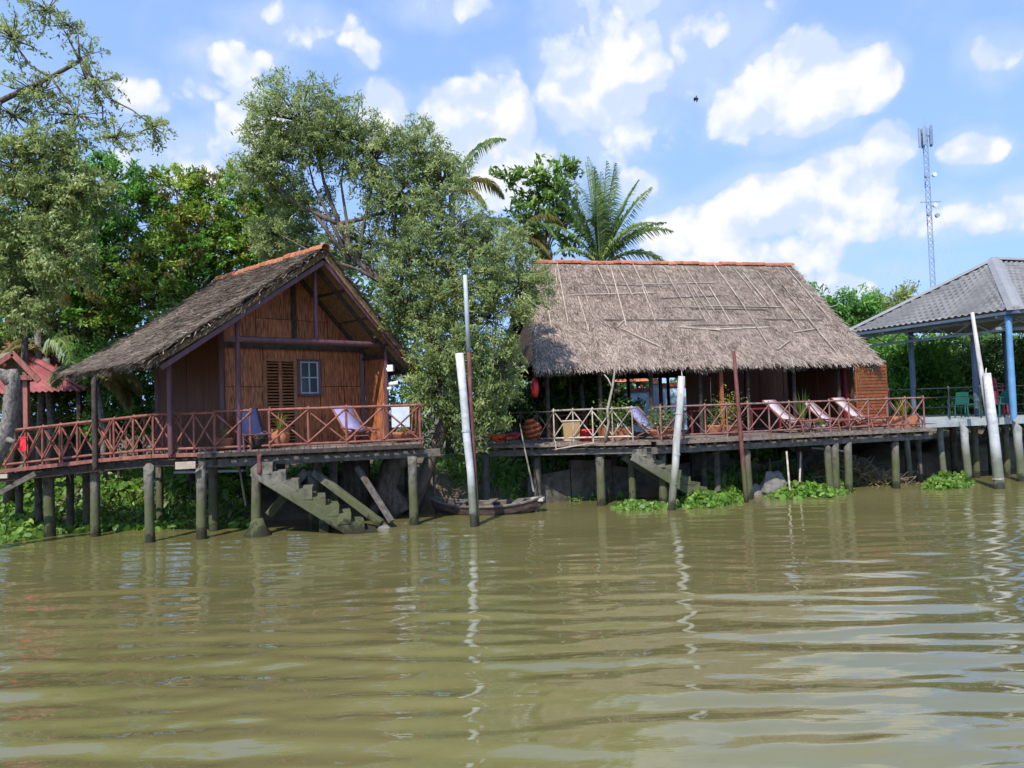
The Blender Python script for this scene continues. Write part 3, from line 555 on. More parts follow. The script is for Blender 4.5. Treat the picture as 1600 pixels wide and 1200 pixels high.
def cabin_deck():
    root = thing('cabin_deck', 'plank deck on concrete piles carrying the thatched cabin', 'deck', EA * V(1, 1, 0))
    a0 = EA - edge_d * .35; b0 = EB + edge_d * .1
    plank_floor(root, a0, b0, 6.6, edge_n, DZ, .15)
    up = V(0, 0, 1)
    bar('fascia', a0 - edge_n * .05 - up * .07, b0 - edge_n * .05 - up * .07, .04, .10, 'dark_wood', root)
    for k, off in enumerate((.25, 1.9, 3.6, 5.4)):
        bar('beam', a0 + edge_n * off - up * .27, b0 + edge_d * (.45 if k == 0 else 0) + edge_n * off - up * .27, .2, .2, 'grey_timber', root)
    n = 22
    for i in range(n):
        q = a0 + (b0 - a0) * (i + .5) / n; bar('joist', q + edge_n * .02 - up * .1, q + edge_n * 6.4 - up * .1, .08, .13, 'dark_wood', root)
    bq = at(290, 727, 18.0); bar('pale_board', bq - edge_d * .22 - edge_n * .02, bq + edge_d * .22 - edge_n * .02, .04, .17, 'pale_board', root)
    for px, py, dia in ((235, 846, .23), (316, 842, .25), (402, 838, .25), (648, 821, .24)):
        b = atz(px, py, 0); q = EA + edge_d * float(np.dot(b - EA, edge_d)) + edge_n * .22
        b = b * .5 + q * .5; pile(root, b, DZ - .33, dia, lean=(random.uniform(-.03, .03), -.03))
    for px, Y, dia in ((334, 19.6, .25), (498, 20.5, .28), (560, 21.5, .26), (440, 22, .26), (300, 22.2, .25), (250, 21.0, .2), (640, 22.6, .25), (380, 23.2, .25), (522, 20.3, .24)):
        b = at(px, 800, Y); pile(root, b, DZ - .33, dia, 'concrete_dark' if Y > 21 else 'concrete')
    part(MB().lathe([(.36, -.5), (.34, .02), (.2, .22), (.13, .42)], atz(402, 838, 0) * .5 + .5 * (EA + edge_d * float(np.dot(atz(402, 838, 0) - EA, edge_d)) + edge_n * .22) * V(1, 1, 0), 10), 'pile_foot', 'concrete', root, True)
cabin_deck()
def cabin_railing():
    root = thing('deck_railing', 'red-brown pole railing with crossed braces along the cabin deck', 'railing', EA)
    L0 = np.linalg.norm(EB - EA)
    def e(px):
        q = ray(px, 680); t = np.linalg.solve(np.array([[edge_d[0], -q[0]], [edge_d[1], -q[1]]]), -EA[:2] + _O[:2]); return EA + edge_d * t[0] + edge_n * .04
    railing(root, [e(335), e(391)], .96, [1], 'red_wood', .06, d=(.07, .065, .058))
    railing(root, [e(421), e(657)], .96, [4], 'red_wood', .06, d=(.07, .065, .058))
    rod('rail_end', e(404) + V(0, 0, .955), e(421) + V(0, 0, .96), .06, 'red_wood', root); rod('rail_end', e(408) + V(0, 0, .1), e(421) + V(0, 0, .1), .06, 'red_wood', root)
    c = e(657); railing(root, [c, c + edge_n * 2.4], .96, [3], 'red_wood', .06, d=(.06, .055, .05))
    a = e(335)
    return a
RA = cabin_railing()

def walkway():
    q = [RA, at(240, 709, 18.35), at(149, 717, 18.9), at(40, 729, 19.0), at(-80, 742, 19.2)]
    root = thing('walkway', 'raised plank walkway on piles running left from the cabin', 'walkway', q[2] * V(1, 1, 0)); up = V(0, 0, 1)
    for i in range(len(q) - 1):
        a, b = q[i] + V(0, 0, -.05), q[i + 1] + V(0, 0, -.05); nn = unit(np.cross(up, b - a)); nn = nn if nn[1] > 0 else -nn
        plank_floor(root, a, b, 1.5, nn, 0, .15)
        bar('edge_board', a - nn * .07 - up * .0, b - nn * .07 - up * .0, .035, .09, 'red_wood', root)
        for o in (.15, 1.3): bar('beam', a + nn * o - up * .17, b + nn * o - up * .17, .14, .2, 'dark_wood', root)
    for px, py, dia in ((150, 838, .24), (77, 838, .27), (136, 828, .2), (20, 815, .2), (-20, 830, .24)):
        b = atz(px, py, 0); pile(root, b, 1.66, dia, 'concrete', (random.uniform(-.04, .04), 0))
    for px, Y in ((60, 20.6), (110, 20.8), (30, 21.0)): pile(root, at(px, 790, Y), 1.66, .2, 'concrete_dark')
    bar('brace_plank', at(-10, 775, 18.6), at(55, 740, 18.7), .05, .12, 'grey_timber', root)
    bar('pale_board', at(-15, 745, 18.5), at(12, 744, 18.5), .04, .1, 'pale_board', root)
    rt = thing('walkway_railing', 'red-brown pole railing on the river side of the left walkway', 'railing', q[1])
    railing(rt, q, .93, [3, 3, 4, 4], 'red_wood', .06, d=(.07, .065, .055))
    back = []
    for i, p in enumerate(q): back.append(p + V(.05 if i else .3, 1.45, 0))
    rt = thing('walkway_railing', 'shaded pole railing on the land side of the left walkway, behind the front one', 'railing', back[1])
    railing(rt, back[1:], .97, [3, 4, 4], 'red_wood', .06, d=(.065, .06, .05))
walkway()

# concrete stairs beside the cabin deck
def stairs(name, label, top, bot, nstep, width, wdir, first, props=()):
    root = thing(name, label, 'staircase', (bot + top) / 2 * V(1, 1, 0)); up = V(0, 0, 1)
    run = (bot - top) * V(1, 1, 0); rl = np.linalg.norm(run); rdv = run / rl; rise = top[2] - bot[2]
    for i in range(nstep):
        z = top[2] - rise * (i + .5) / nstep; a = top + run * i / nstep; tread = rl / nstep * 1.12
        mb = MB(); c = a * V(1, 1, 0) + rdv * tread / 2 + wdir * width / 2 + up * (z - rise / nstep * .62)
        mb.box(c, (tread, width * random.uniform(.97, 1.02), rise / nstep * 1.25), (rdv, wdir, up)); mb.v = [tuple(np.array(v) + rng.normal(0, .014, 3)) for v in mb.v]
        part(mb, 'step', 'concrete', root)
    for o in (0, width - .16):
        p = [top + wdir * o + up * -.28, bot + wdir * o + up * -.34]; bar('stringer', p[0] - rdv * .1 + wdir * .08, p[1] + rdv * .05 + wdir * .08, .16, .26, 'concrete', root)
    for (p0, p1, w, m) in props: bar('prop', p0, p1, w, w, m, root)
    return root
_wd = edge_n
_t0 = at(402, 715, 18.0); _t0[2] = 1.86; _b0 = at(588, 832, 18.35); _b0[2] = -.05
stairs('concrete_staircase', 'mossy concrete stairs going down to the water in front of the cabin deck', _t0, _b0, 9, .95, _wd, 0,
       [(at(490, 738, 19.4), at(596, 818, 18.9), .17, 'concrete'), (at(478, 735, 19.5), at(420, 805, 19.2), .2, 'concrete'), (at(485, 735, 19.5), at(492, 835, 19.3), .2, 'concrete'),
        (at(508, 780, 18.7), at(508, 838, 18.6), .24, 'concrete'), (at(558, 730, 19.6), at(612, 815, 19.0), .12, 'grey_timber')])
rod('gate_post', _t0 + V(.05, .0, -.33), _t0 + V(.04, .02, .08), .11, 'pole_red', bpy.data.objects['cabin_deck'])

# ------------------------------------------------------------------ restaurant
RZ = 1.80
R0 = at(1035, 689, 20.95); R1 = at(1447, 669, 23.45); R0[2] = R1[2] = RZ
RL0 = at(762, 694, 22.4); RL1 = at(989, 690, 21.35); RL0[2] = RL1[2] = RZ
rdx = unit(R1 - R0); rnx = V(-rdx[1], rdx[0], 0)
EL = at(838, 572, 21.9); ER = at(1374, 577, 24.6); EL[2] = ER[2] = 3.98
gx = unit(ER - EL); gn = V(-gx[1], gx[0], 0)
def restaurant():
    root = thing('open_restaurant', 'long open-sided restaurant pavilion under a wide grey thatched roof', 'building', (EL + ER) / 2 * V(1, 1, 0))
    up = V(0, 0, 1); Lr = np.linalg.norm(ER - EL)
    k0 = at(836, 403, 25.1); k1 = at(1229, 425, 28.0); zr = (k0[2] + k1[2]) / 2; k0[2] = k1[2] = zr
    # ridge parallel to the eave
    run = float(np.dot(((k0 + k1) / 2 - EL), gn)); t0 = float(np.dot(k0 - EL, gx)); t1 = float(np.dot(k1 - EL, gx))
    K0 = EL + gx * t0 + gn * run; K1 = EL + gx * t1 + gn * run; K0[2] = K1[2] = zr
    P, nr = thatch(root, K0, K1, ER, EL, 95000, 'thatch_grey', seed=8, sag=.08, fr=1.3, under='thatch_core')
    B0 = EL + gn * run * 2.0; B1 = ER + gn * run * 2.0; B0[2] = B1[2] = EL[2]
    thatch(root, K0, K1, B1, B0, 9000, 'thatch_grey', seed=9, sag=.05, under='thatch_core')
    ridge_tiles(root, K0 - gx * .05 + up * .03, K1 + gx * .05 + up * .03, 34, .12)
    r = random.Random(5)
    # split sticks lying over the thatch to hold it
    for i in range(24):
        u = .02 + .96 * (i + r.uniform(-.7, .7)) / 24; v0 = r.choice([.02, .05, .1, .25, .35]); v1 = min(.93, v0 + r.uniform(.22, .62))
        us = u + r.uniform(-.012, .022); rod('roof_stick', P(u, v0, .125), P(us, v1, .12), r.uniform(.026, .038), 'stick', root)
    for i in range(11):
        v = .06 + .62 * r.random(); u0 = r.uniform(.02, .75); u1 = min(.98, u0 + r.uniform(.1, .3)); rod('roof_stick', P(u0, v, .10), P(u1, v + r.uniform(-.03, .05), .11), r.uniform(.022, .034), r.choice(['stick', 'grey_timber', 'stick']), root)
    for (u, v, du, dv) in ((.21, .60, .015, .05), (.245, .65, .03, -.07), (.7, .9, .06, -.09), (.35, .85, -.09, -.18), (.53, .70, .2, -.03), (.8, .72, .1, -.04)): rod('roof_stick', P(u, v, .09), P(u + du, v + dv, .09), .045, 'stick', root)
    # posts, plates and rafters
    for v_, off in ((0, .5), (1, run), (2, run * 2 - .5)):
        for i in range(7):
            b = EL + gx * (.45 + (Lr - 1.6) * i / 6) + gn * off; top = EL[2] - .1 + (off / run * (zr - EL[2]) if off <= run else (2 - off / run) * (zr - EL[2])) - .25
            if v_ == 1 and i % 2 == 0: continue
            rod('post', V(b[0], b[1], RZ - .3), V(b[0], b[1], top), .13, 'dark_wood', root)
    for off in (.5, run * 2 - .5):
        z = EL[2] - .1 + (.5 / run) * (zr - EL[2]) - .3; bar('eave_plate', EL * V(1, 1, 0) + gn * off + up * z, ER * V(1, 1, 0) - gx * .9 + gn * off + up * z, .1, .14, 'dark_wood', root)
    for i in range(13):
        a = EL + gx * (.2 + (Lr - 1.2) * i / 12); bar('rafter', a + gn * .25 - up * .05, K0 + gx * (.2 + (t1 - t0 - .4) * i / 12) - up * .42, .07, .09, 'dark_wood', root)
    # gable infill at the left end, hanging panel under the eave
    part(MB().prism([K0 + gx * .35 - up * .5, EL + gx * .45 + gn * .6 - up * -.15, EL + gx * .45 + gn * (run * 2 - .6) + up * .15], gx * .05), 'gable_panel', 'thatch_core', root)
    # rear bamboo wall on the right half, in sheets, and the end wall
    s0 = 6.9
    for i in range(5):
        a = EL + gx * (s0 + i * 1.0) + gn * (run * 1.35); a[2] = RZ; part(MB().prism([a, a + gx * .97, a + gx * .97 + up * 2.7, a + up * 2.7], gn * .05), 'wall_sheet', 'bamboo_shaded', root)
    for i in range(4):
        a = EL + gx * (Lr - .75) + gn * (.35 + i * .9); a[2] = RZ; part(MB().prism([a, a + gn * .87, a + gn * .87 + up * 2.3, a + up * 2.3], gx * .05), 'wall_sheet', 'bamboo_shaded', root)
    p = at(1322, 600, 25.1); rod('painted_post', V(p[0], p[1], RZ), V(p[0], p[1], 4.15), .25, 'dark_red', root)
    # floor of the restaurant
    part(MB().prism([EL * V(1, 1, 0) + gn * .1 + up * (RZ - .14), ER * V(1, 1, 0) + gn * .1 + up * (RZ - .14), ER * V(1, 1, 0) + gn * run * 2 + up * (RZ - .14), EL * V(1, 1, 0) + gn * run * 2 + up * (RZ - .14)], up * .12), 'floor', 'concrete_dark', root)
    return P, run
RP, RRUN = restaurant()
# slatted orange screen at its right end
def slat_screen():
    a = at(1340, 640, 24.3); b = at(1386, 640, 25.0); a[2] = b[2] = RZ
    t = thing('slatted_screen', 'varnished orange slatted wooden screen at the right end of the restaurant', 'screen', a); d = unit(b - a)
    for s in (a, (a + b) / 2, b): bar('post', s, s + V(0, 0, 2.05), .07, .07, 'orange_slat', t, upv=(1, 0, 0))
    z = .1
    while z < 2.02: bar('slat', a + V(0, -.05, z), b + V(0, -.05, z), .03, .085, 'orange_slat', t); z += .105
slat_screen()
def river_deck():
    root = thing('river_deck', 'weathered plank terrace on piles in front of the restaurant', 'deck', R0 * V(1, 1, 0)); up = V(0, 0, 1)
    plank_floor(root, R0 - rdx * .2, R1 + rdx * .1, 3.4, rnx, 0, .15); l = unit(RL1 - RL0); ln_ = V(-l[1], l[0], 0)
    plank_floor(root, RL0, RL1 + l * .75, 3.2, ln_, 0, .15)
    for a, b, nn in ((R0 - rdx * .2, R1 + rdx * .35, rnx), (RL0, RL1 + l * .5, ln_)):
        for k, o in enumerate((.2, 1.6, 3.0)): bar('beam', a + nn * o - up * .26, b + nn * o - up * .26, .16, .18, 'grey_timber', root)
        bar('fascia', a - nn * .04 - up * .06, b - nn * .04 - up * .06, .035, .08, 'plank', root); n = int(np.linalg.norm(b - a) / .5)
        for i in range(n): q = a + (b - a) * (i + .5) / n; bar('joist', q + nn * .03 - up * .11, q + nn * 3.1 - up * .11, .08, .13, 'grey_timber', root)
    for px, py, dia in ((1447, 768, .24), (1356, 773, .24), (1338, 775, .24), (1272, 768, .22), (1168, 780, .22)):
        b = atz(px, py, 0); t = float(np.dot(b - R0, rdx)); b = R0 + rdx * t + rnx * random.uniform(.15, .4); pile(root, b, RZ - .34, dia, 'concrete', (random.uniform(-.04, .04), 0))
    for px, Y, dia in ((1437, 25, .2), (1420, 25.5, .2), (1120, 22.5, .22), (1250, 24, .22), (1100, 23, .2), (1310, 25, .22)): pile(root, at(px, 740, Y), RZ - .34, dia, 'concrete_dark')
    for px, Y, dia in ((939, 21.9, .27), (840, 22.6, .25), (760, 22.8, .26), (988, 22.2, .22), (1036, 21.6, .25), (960, 23.8, .22), (865, 24.4, .26), (905, 24.8, .24)):
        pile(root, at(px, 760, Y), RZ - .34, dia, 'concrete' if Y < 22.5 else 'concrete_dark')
    rod('fallen_rail', at(868, 702, 21.7), at(928, 692, 21.5), .035, 'stick', root); rod('hanging_rail', at(868, 690, 21.7), at(869, 703, 21.7), .03, 'stick', root)
    rt = thing('deck_railing', 'faded pinkish pole railing along the front of the restaurant terrace', 'railing', R0)
    e0 = R0 + rnx * .05; e1 = R1 + rnx * .05; railing(rt, [e0, e1], .93, [13], 'pink_wood', .18, d=(.058, .05, .045), low=.14)
    railing(rt, [e1, e1 + rnx * 2.2], .93, [3], 'pink_wood', .1, d=(.05, .045, .04), low=.14)
    rt = thing('deck_railing', 'greyish pole railing at the left end of the terrace, near the basket', 'railing', RL1)
    e0 = RL0 + (RL1 - RL0) * .47 + ln_ * .05; e1 = RL1 + ln_ * .05; railing(rt, [e0, e1], .93, [4], 'stick', .06, d=(.055, .045, .04), low=.14)
    railing(rt, [RL0 + (RL1 - RL0) * .12 + ln_ * .1, e0], .9, [3], 'dark_wood', .06, d=(.045, .04, .035), low=.14)
    # back wall of piled concrete under the terrace
    b = thing('retaining_wall', 'dark concrete retaining wall under the restaurant terrace', 'wall', (R0 + R1) / 2 * V(1, 1, 0) + rnx * 3)
    for i in range(9):
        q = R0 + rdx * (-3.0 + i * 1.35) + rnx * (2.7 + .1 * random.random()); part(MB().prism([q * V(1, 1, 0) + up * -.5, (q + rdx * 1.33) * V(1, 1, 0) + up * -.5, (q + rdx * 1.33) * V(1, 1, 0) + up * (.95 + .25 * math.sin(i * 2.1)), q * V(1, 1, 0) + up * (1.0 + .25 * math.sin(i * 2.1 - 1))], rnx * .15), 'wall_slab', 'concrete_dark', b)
river_deck()
_t1 = at(996, 692, 21.15); _t1[2] = 1.68; _b1 = at(1104, 758, 21.6); _b1[2] = .35
stairs('concrete_staircase', 'grey concrete stairs under the restaurant terrace beside the white bamboo pole', _t1, _b1, 8, .8, rnx, 0)

# ------------------------------------------------------------------ poles in the water
def pole(name, label, cat, pts, rad, mat, joints=(), jm=None, n=10, extra=()):
    t = thing(name, label, cat, pts[0] * V(1, 1, 0)); part(MB().tube(pts, rad, n), 'shaft', mat, t, True)
    for f in joints:
        a = np.array(pts[0]) * (1 - f) + np.array(pts[-1]) * f; d = unit(pts[-1] - pts[0]); r = rad[0] * (1 - f) + rad[-1] * f
        part(MB().tube([a - d * .02, a + d * .02], r * 1.13, n), 'joint_ring', jm or mat, t)
    for nm, p, r, m in extra: part(MB().tube(p, r, n), nm, m, t, True)
def under(px, py, Y, px2, py2):     # foot pushed 0.8 m into the river bed
    a = at(px, py, Y); b = at(px2, py2, Y); d = unit(a - b); return a + d * (.8 / abs(d[2]))
Yw = 18.75
pole('white_pole', 'thick white plastic mooring pole leaning left beside the red pole', 'pole', [under(741, 822, Yw, 718, 552), at(739, 800, Yw), at(735.5, 740, Yw), at(729, 680, Yw), at(724.5, 620, Yw), at(717.5, 552, Yw)], [.095, .097, .093, .1, .098, .105], 'pvc_white', (.62,), 'pole_grey')
pole('red_pole', 'tall thin mooring pole, red below and pale grey at the top', 'pole', [under(746, 822, Yw + .12, 736, 560), at(745, 800, Yw + .12), at(736, 640, Yw + .12), at(732, 545, Yw + .12)], [.062, .06, .055, .05], 'pole_red', (), None, 10,
     [('upper_tube', [at(732.2, 550, Yw + .12), at(729, 480, Yw + .12), at(726.5, 430, Yw + .12)], [.058, .056, .05], 'pole_grey')])
Yb = 20.4
pole('bamboo_pole', 'white weathered bamboo mooring pole in front of the terrace stairs', 'pole', [under(1051, 795, Yb, 1065, 588), at(1051, 770, Yb), at(1055.5, 725, Yb), at(1057, 690, Yb), at(1062.5, 635, Yb), at(1065, 588, Yb)], [.1, .1, .095, .1, .092, .09], 'bamboo_white', (.34, .52, .77), 'pole_grey', 10, [('splinter', [at(1066, 590, Yb), at(1065, 580, Yb)], [.025, .004], 'bamboo_white')])
pole('red_pole', 'dark red mooring pole standing before the middle of the restaurant terrace', 'pole', [under(1166, 784, 21.4, 1147, 548), at(1164, 760, 21.4), at(1154, 640, 21.4), at(1146.5, 548, 21.4)], [.062, .064, .058, .045], 'pole_red', (.2,))
pole('wooden_pole', 'tall grey wooden pole leaning left at the pavilion', 'pole', [under(1562, 760, 22.7, 1536, 600), at(1562, 755, 22.7), at(1536, 600, 22.7), at(1519, 488, 22.7)], [.09, .09, .075, .05], 'bamboo_white', (.45, .7), 'stick', 8)
pole('sleeve_pole', 'white sleeved mooring pole leaning against the grey wooden pole', 'pole', [under(1561, 760, 22.5, 1543, 584), at(1561, 757, 22.5), at(1551, 660, 22.5), at(1542, 583, 22.5)], [.15, .15, .13, .105], 'pvc_white', (.25,), 'stick', 10, [('splinter', [at(1540, 586, 22.5), at(1541, 575, 22.5)], [.03, .01], 'stick')])
for i, (x0, y0, x1, y1, Y, m, lb) in enumerate(((1235, 778, 1229, 705, 22.3, 'stick', 'thin pale stick standing in the water weeds, left of the pair'), (1249, 772, 1251, 706, 22.9, 'stick', 'thin brown stick standing in the water weeds, right of the pair'), (1292, 765, 1297, 698, 23.0, 'stick', 'pale bamboo stake standing before the heap of dead branches'), (1205, 760, 1202, 715, 23, 'twig', 'short dark stake under the terrace beside the grey stone'))):
    pole('stake', lb, 'stake', [under(x0, y0, Y, x1, y1), at(x0, y0, Y), at(x1, y1, Y)], [.028, .03, .026], m, (), None, 6)
t = tag(link('fishing_rod', MB().tube([at(834, 768, 21.9), at(822, 712, 21.6), at(812, 662, 21.4)], [.028, .022, .014], 6).mesh('fishing_rod', 'stick')), 'thin bent pole rising from the bow of the wooden boat', 'pole')
def crooked_branch():
    t = thing('crooked_pole', 'crooked bare branch propping the thatched eave above the planters', 'branch', at(946, 690, 21.6) * V(1, 1, 0))
    part(MB().tube([V(*at(945, 690, 21.5)), at(951, 660, 21.5), at(949, 640, 21.5), at(957, 605, 21.5), at(962, 570, 21.5), at(968, 540, 21.4)], [.04, .036, .036, .034, .028, .015], 7, .12), 'stem', 'stick', t, True)
    part(MB().tube([at(957, 607, 21.5), at(950, 592, 21.5), at(944, 585, 21.5)], [.03, .02, .01], 6), 'fork', 'stick', t, True)
crooked_branch()

# ------------------------------------------------------------------ wooden boat
def boat():
    t = thing('wooden_boat', 'old dark wooden rowing boat moored under the trees', 'boat', at(770, 800, 21.3) * V(1, 1, 0))
    A = atz(672, 806, 0); B = atz(846, 797, 0); A[1] = 21.6; B[1] = 21.0; d = unit(B - A); w = V(-d[1], d[0], 0); Ln = np.linalg.norm(B - A); up = V(0, 0, 1)
    n = 14; prof = [(-1, 1.0), (-.86, .45), (-.55, .05), (0, 0), (.55, .05), (.86, .45), (1, 1.0)]; rows = []; rows_i = []
    for i in range(n):
        s = i / (n - 1); c = A + (B - A) * s; half = .52 * (1 - abs(2 * s - 1) ** 3.2) + .1; sheer = .20 + .18 * abs(2 * s - 1) ** 2.4; keel = -.16 + .30 * abs(2 * s - 1) ** 3
        rows.append([c + w * half * a + up * (keel + (sheer - keel) * b) for a, b in prof]); rows_i.append([c + w * (half - .05) * a + up * (keel + .06 + (sheer - keel - .06) * b) for a, b in prof])
    mb = MB(); k = len(prof); vs = [p for r in rows for p in r] + [p for r in rows_i for p in r]; o = n * k; fs = []
    for i in range(n - 1):
        for j in range(k - 1): a = i * k + j; fs += [(a, a + k, a + k + 1, a + 1), (o + a, o + a + 1, o + a + k + 1, o + a + k)]
        for j in (0, k - 1): a = i * k + j; fs.append((a, o + a, o + a + k, a + k))
    fs += [tuple(range(k)), tuple(reversed(range((n - 1) * k, n * k)))]; mb.add(vs, fs); part(mb, 'hull', 'hull', t)
    for j in (0, k - 1): part(MB().tube([r[j] + up * .02 for r in rows], .035, 6), 'gunwale', 'grey_timber', t)
    for s in (.3, .55, .8): c = A + (B - A) * s + up * .3; part(MB().beam(c - w * .48, c + w * .48, .22, .035), 'thwart', 'grey_timber', t)
    c = B + up * .34 - d * .1; part(MB().box(c, (.34, .34, .08), (d, w, up)), 'bow_block', 'bow_pale', t)
boat()

# ------------------------------------------------------------------ telecom mast
def mast():
    b = at(1459, 470, 95); top = at(1447, 200, 95); H_ = top[2]; x0, y0 = (b[0] + top[0]) / 2, 95.0; x0 = b[0] + .1; w = .34
    t = thing('telecom_mast', 'slender guyed lattice telecom mast rising behind the metal-roofed pavilion', 'mast', (x0, y0, 0))
    legs = [V(x0 + w * math.cos(a), y0 + w * math.sin(a), 0) for a in (.5, 2.6, 4.7)]
    for l_ in legs: part(MB().tube([l_, l_ + V(0, 0, H_)], .06, 6), 'leg', 'mast', t)
    mb = MB(); z = 0; k = 0
    while z < H_ - .8:
        for i in range(3): mb.tube([legs[i] + V(0, 0, z), legs[(i + 1) % 3] + V(0, 0, z + .75)], .026, 4)
        z += .75; k += 1
    o = part(mb, 'lattice', 'mast', t)
    for i, a in enumerate((0.2, 1.6, 2.8, 4.0, 5.2)):
        c = V(x0 + .72 * math.cos(a), y0 + .72 * math.sin(a), H_ - 1.1); part(MB().box(c, (.34, .2, 2.4), (V(-math.sin(a), math.cos(a), 0), V(math.cos(a), math.sin(a), 0), V(0, 0, 1))), 'antenna_panel', 'mast', t); part(MB().tube([V(x0, y0, H_ - 1.0), c], .05, 5), 'antenna_arm', 'mast', t)
    part(MB().tube([V(x0, y0, H_ - .5), V(x0, y0, H_ + 1.3)], [.04, .015], 5), 'lightning_rod', 'mast', t)
    for dz, dx, m in ((6.2, -.5, 'mast'), (6.1, .45, 'mast_pale'), (11.0, -.45, 'mast'), (11.2, .55, 'mast'), (9.9, .3, 'mast_pale')): part(MB().tube([V(x0 + dx, y0 - .5, H_ - dz), V(x0 + dx, y0 - .8, H_ - dz)], .27, 12), 'dish', m, t)
    part(MB().beam(V(x0 - 1.3, y0 - .3, H_ - 9.4), V(x0 + 1.3, y0 - .3, H_ - 9.4), .1, .1), 'crossbar', 'mast', t)
    for z in (H_ - 6, H_ - 13, H_ - 20):
        for a in (.4, 2.5, 4.6): part(MB().tube([V(x0, y0, z), V(x0 + 13 * math.cos(a), y0 + 13 * math.sin(a), 0)], .012, 3), 'guy_wire', 'mast_pale', t)
mast()

# ------------------------------------------------------------------ metal-roofed pavilion on the right
def pavilion():
    up = V(0, 0, 1); Rc = at(1588, 486, 23.6); z = 5.32; Rc[2] = z; d1 = unit(V(-.31, .95, 0)); d2 = unit(V(.95, .31, 0)); Ls = 7.4; Lf = 14.0
    root = thing('metal_roof_pavilion', 'open pavilion with grey tiled-metal hip roof on blue posts over the water', 'building', (Rc + d1 * 3) * V(1, 1, 0))
    A1 = Rc + d1 * Ls; apex = Rc + d1 * Ls / 2 + d2 * Ls / 2; ap = at(1550, 408, float(apex[1])); apex[2] = ap[2]
    F1 = Rc + d2 * Lf; apex2 = apex + d2 * (Lf - Ls); B1 = F1 + d1 * Ls
    def sheet(E0, E1, T0, T1, name):       # stepped tile profile; E eave, T top edge
        e = E1 - E0; le = np.linalg.norm(e); ed = e / le; hgt = (T0 + T1) / 2 - (E0 + E1) / 2; nr = unit(np.cross(e, hgt)); nr = nr if nr[2] > 0 else -nr
        nv = 16; sub = 3; nu = int(le / .055); vs = []; rows = []
        vlist = [];
        for i in range(nv):
            for j in range(sub): vlist.append(((i + j / sub) / nv, -.045 * (j / (sub - 1)) + .045))
            # drop to the next course
        vlist = [(min(1, (i + f) / nv), h) for i in range(nv) for f, h in ((0.0, .085), (.97, .0))] + [(1.0, .085)]
        for v, h in vlist:
            a = E0 + (T0 - E0) * v; b = E1 + (T1 - E1) * v
            for k in range(nu + 1):
                p = a + (b - a) * k / nu; s = float(np.dot(p - E0, ed)); wv = .034 * math.sin(2 * math.pi * s / .26); rows.append(p + nr * (h + wv))
        n1 = nu + 1; co_ = np.array(rows); i = np.arange(len(vlist) * n1).reshape(len(vlist), n1)
        f = np.stack([i[:-1, :-1], i[:-1, 1:], i[1:, 1:], i[1:, :-1]], 2).reshape(-1, 4)
        o = link(name, npmesh(name, co_, f, 'roof_metal'), root); return o
    sheet(A1, Rc, apex, apex - d2 * .0 + d1 * -.001, 'roof_sheet'); sheet(Rc, F1, apex, apex2, 'roof_sheet'); sheet(B1, A1, apex2, apex, 'roof_sheet'); sheet(F1, B1, apex2, apex2 + d1 * .001, 'roof_sheet')
    for a, b in ((A1, apex), (Rc, apex), (apex, apex2), (F1, apex2), (B1, apex2)):
        h = unit(b - a); s = unit(np.cross(h, up)); part(MB().prism([a + s * .24 + up * .02, a + s * .08 + up * .14, a - s * .08 + up * .14, a - s * .24 + up * .02], (b - a) + h * .05), 'hip_cap', 'roof_cap', root)
    # steel frame under the roof
    for a, b in ((A1, Rc), (Rc, F1)):
        n = unit(np.cross(up, b - a)); n = n if np.dot(n, apex - a) > 0 else -n
        for dz, m in ((-.12, 'truss'), (-.5, 'truss')): bar('tie', a + n * .7 + up * dz, b + n * .7 + up * dz, .07, .08, m, root)
        k = 10
        for i in range(k): q = a + (b - a) * i / k + n * .7; q2 = a + (b - a) * (i + 1) / k + n * .7; bar('truss_web', q + up * (-.12 if i % 2 else -.5), q2 + up * (-.5 if i % 2 else -.12), .04, .04, 'truss', root)
        bar('gutter', a + up * -.05, b + up * -.05, .06, .09, 'dim_steel', root)
    for i in range(1, 7): q = A1 + (Rc - A1) * i / 7; bar('rafter', q + up * -.06, apex + (q - (A1 + Rc) / 2) * .02 + up * -.15, .06, .08, 'truss', root)
    FZ = 2.0
    p = at(1584, 650, 24.0); rod('post', V(p[0], p[1], FZ), V(p[0], p[1], 5.2), .2, 'blue_steel', root)
    for px, Y in ((1428, 29.2), (1526, 26.6), (1575, 31), (1480, 33)): p = at(px, 620, Y); rod('post', V(p[0], p[1], FZ), V(p[0], p[1], 5.3), .2, 'dim_steel', root)
    a = at(1438, 662, 23.9); b = at(1680, 645, 25.4); a[2] = b[2] = FZ; dd = unit(b - a); nn = V(-dd[1], dd[0], 0)
    part(MB().prism([a - up * .22, b - up * .22, b + nn * 9 - up * .22, a + nn * 9 - up * .22], up * .22), 'floor_slab', 'slab_paint', root)
    for px, py, dia in ((1592, 757, .26), (1509, 757, .24), (1471, 752, .2), (1418, 750, .19)):
        q = at(px, 700, 24.2 if px > 1500 else 24.9); top = FZ - .2; rod('pile', V(q[0] + .06, q[1], -.7), V(q[0] - .03, q[1], top), dia, 'concrete_light', root)
    for px, Y in ((1524, 25.6), (1572, 25.9), (1548, 27), (1490, 27)): q = at(px, 700, Y); rod('pile', V(q[0], q[1], -.7), V(q[0], q[1], FZ - .2), .22, 'concrete', root)
    rt = thing('iron_railing', 'thin black iron railing round the pavilion floor', 'railing', a)
    c0 = a + nn * .15 + dd * .05; c1 = b + nn * .15; c2 = c0 + nn * 6
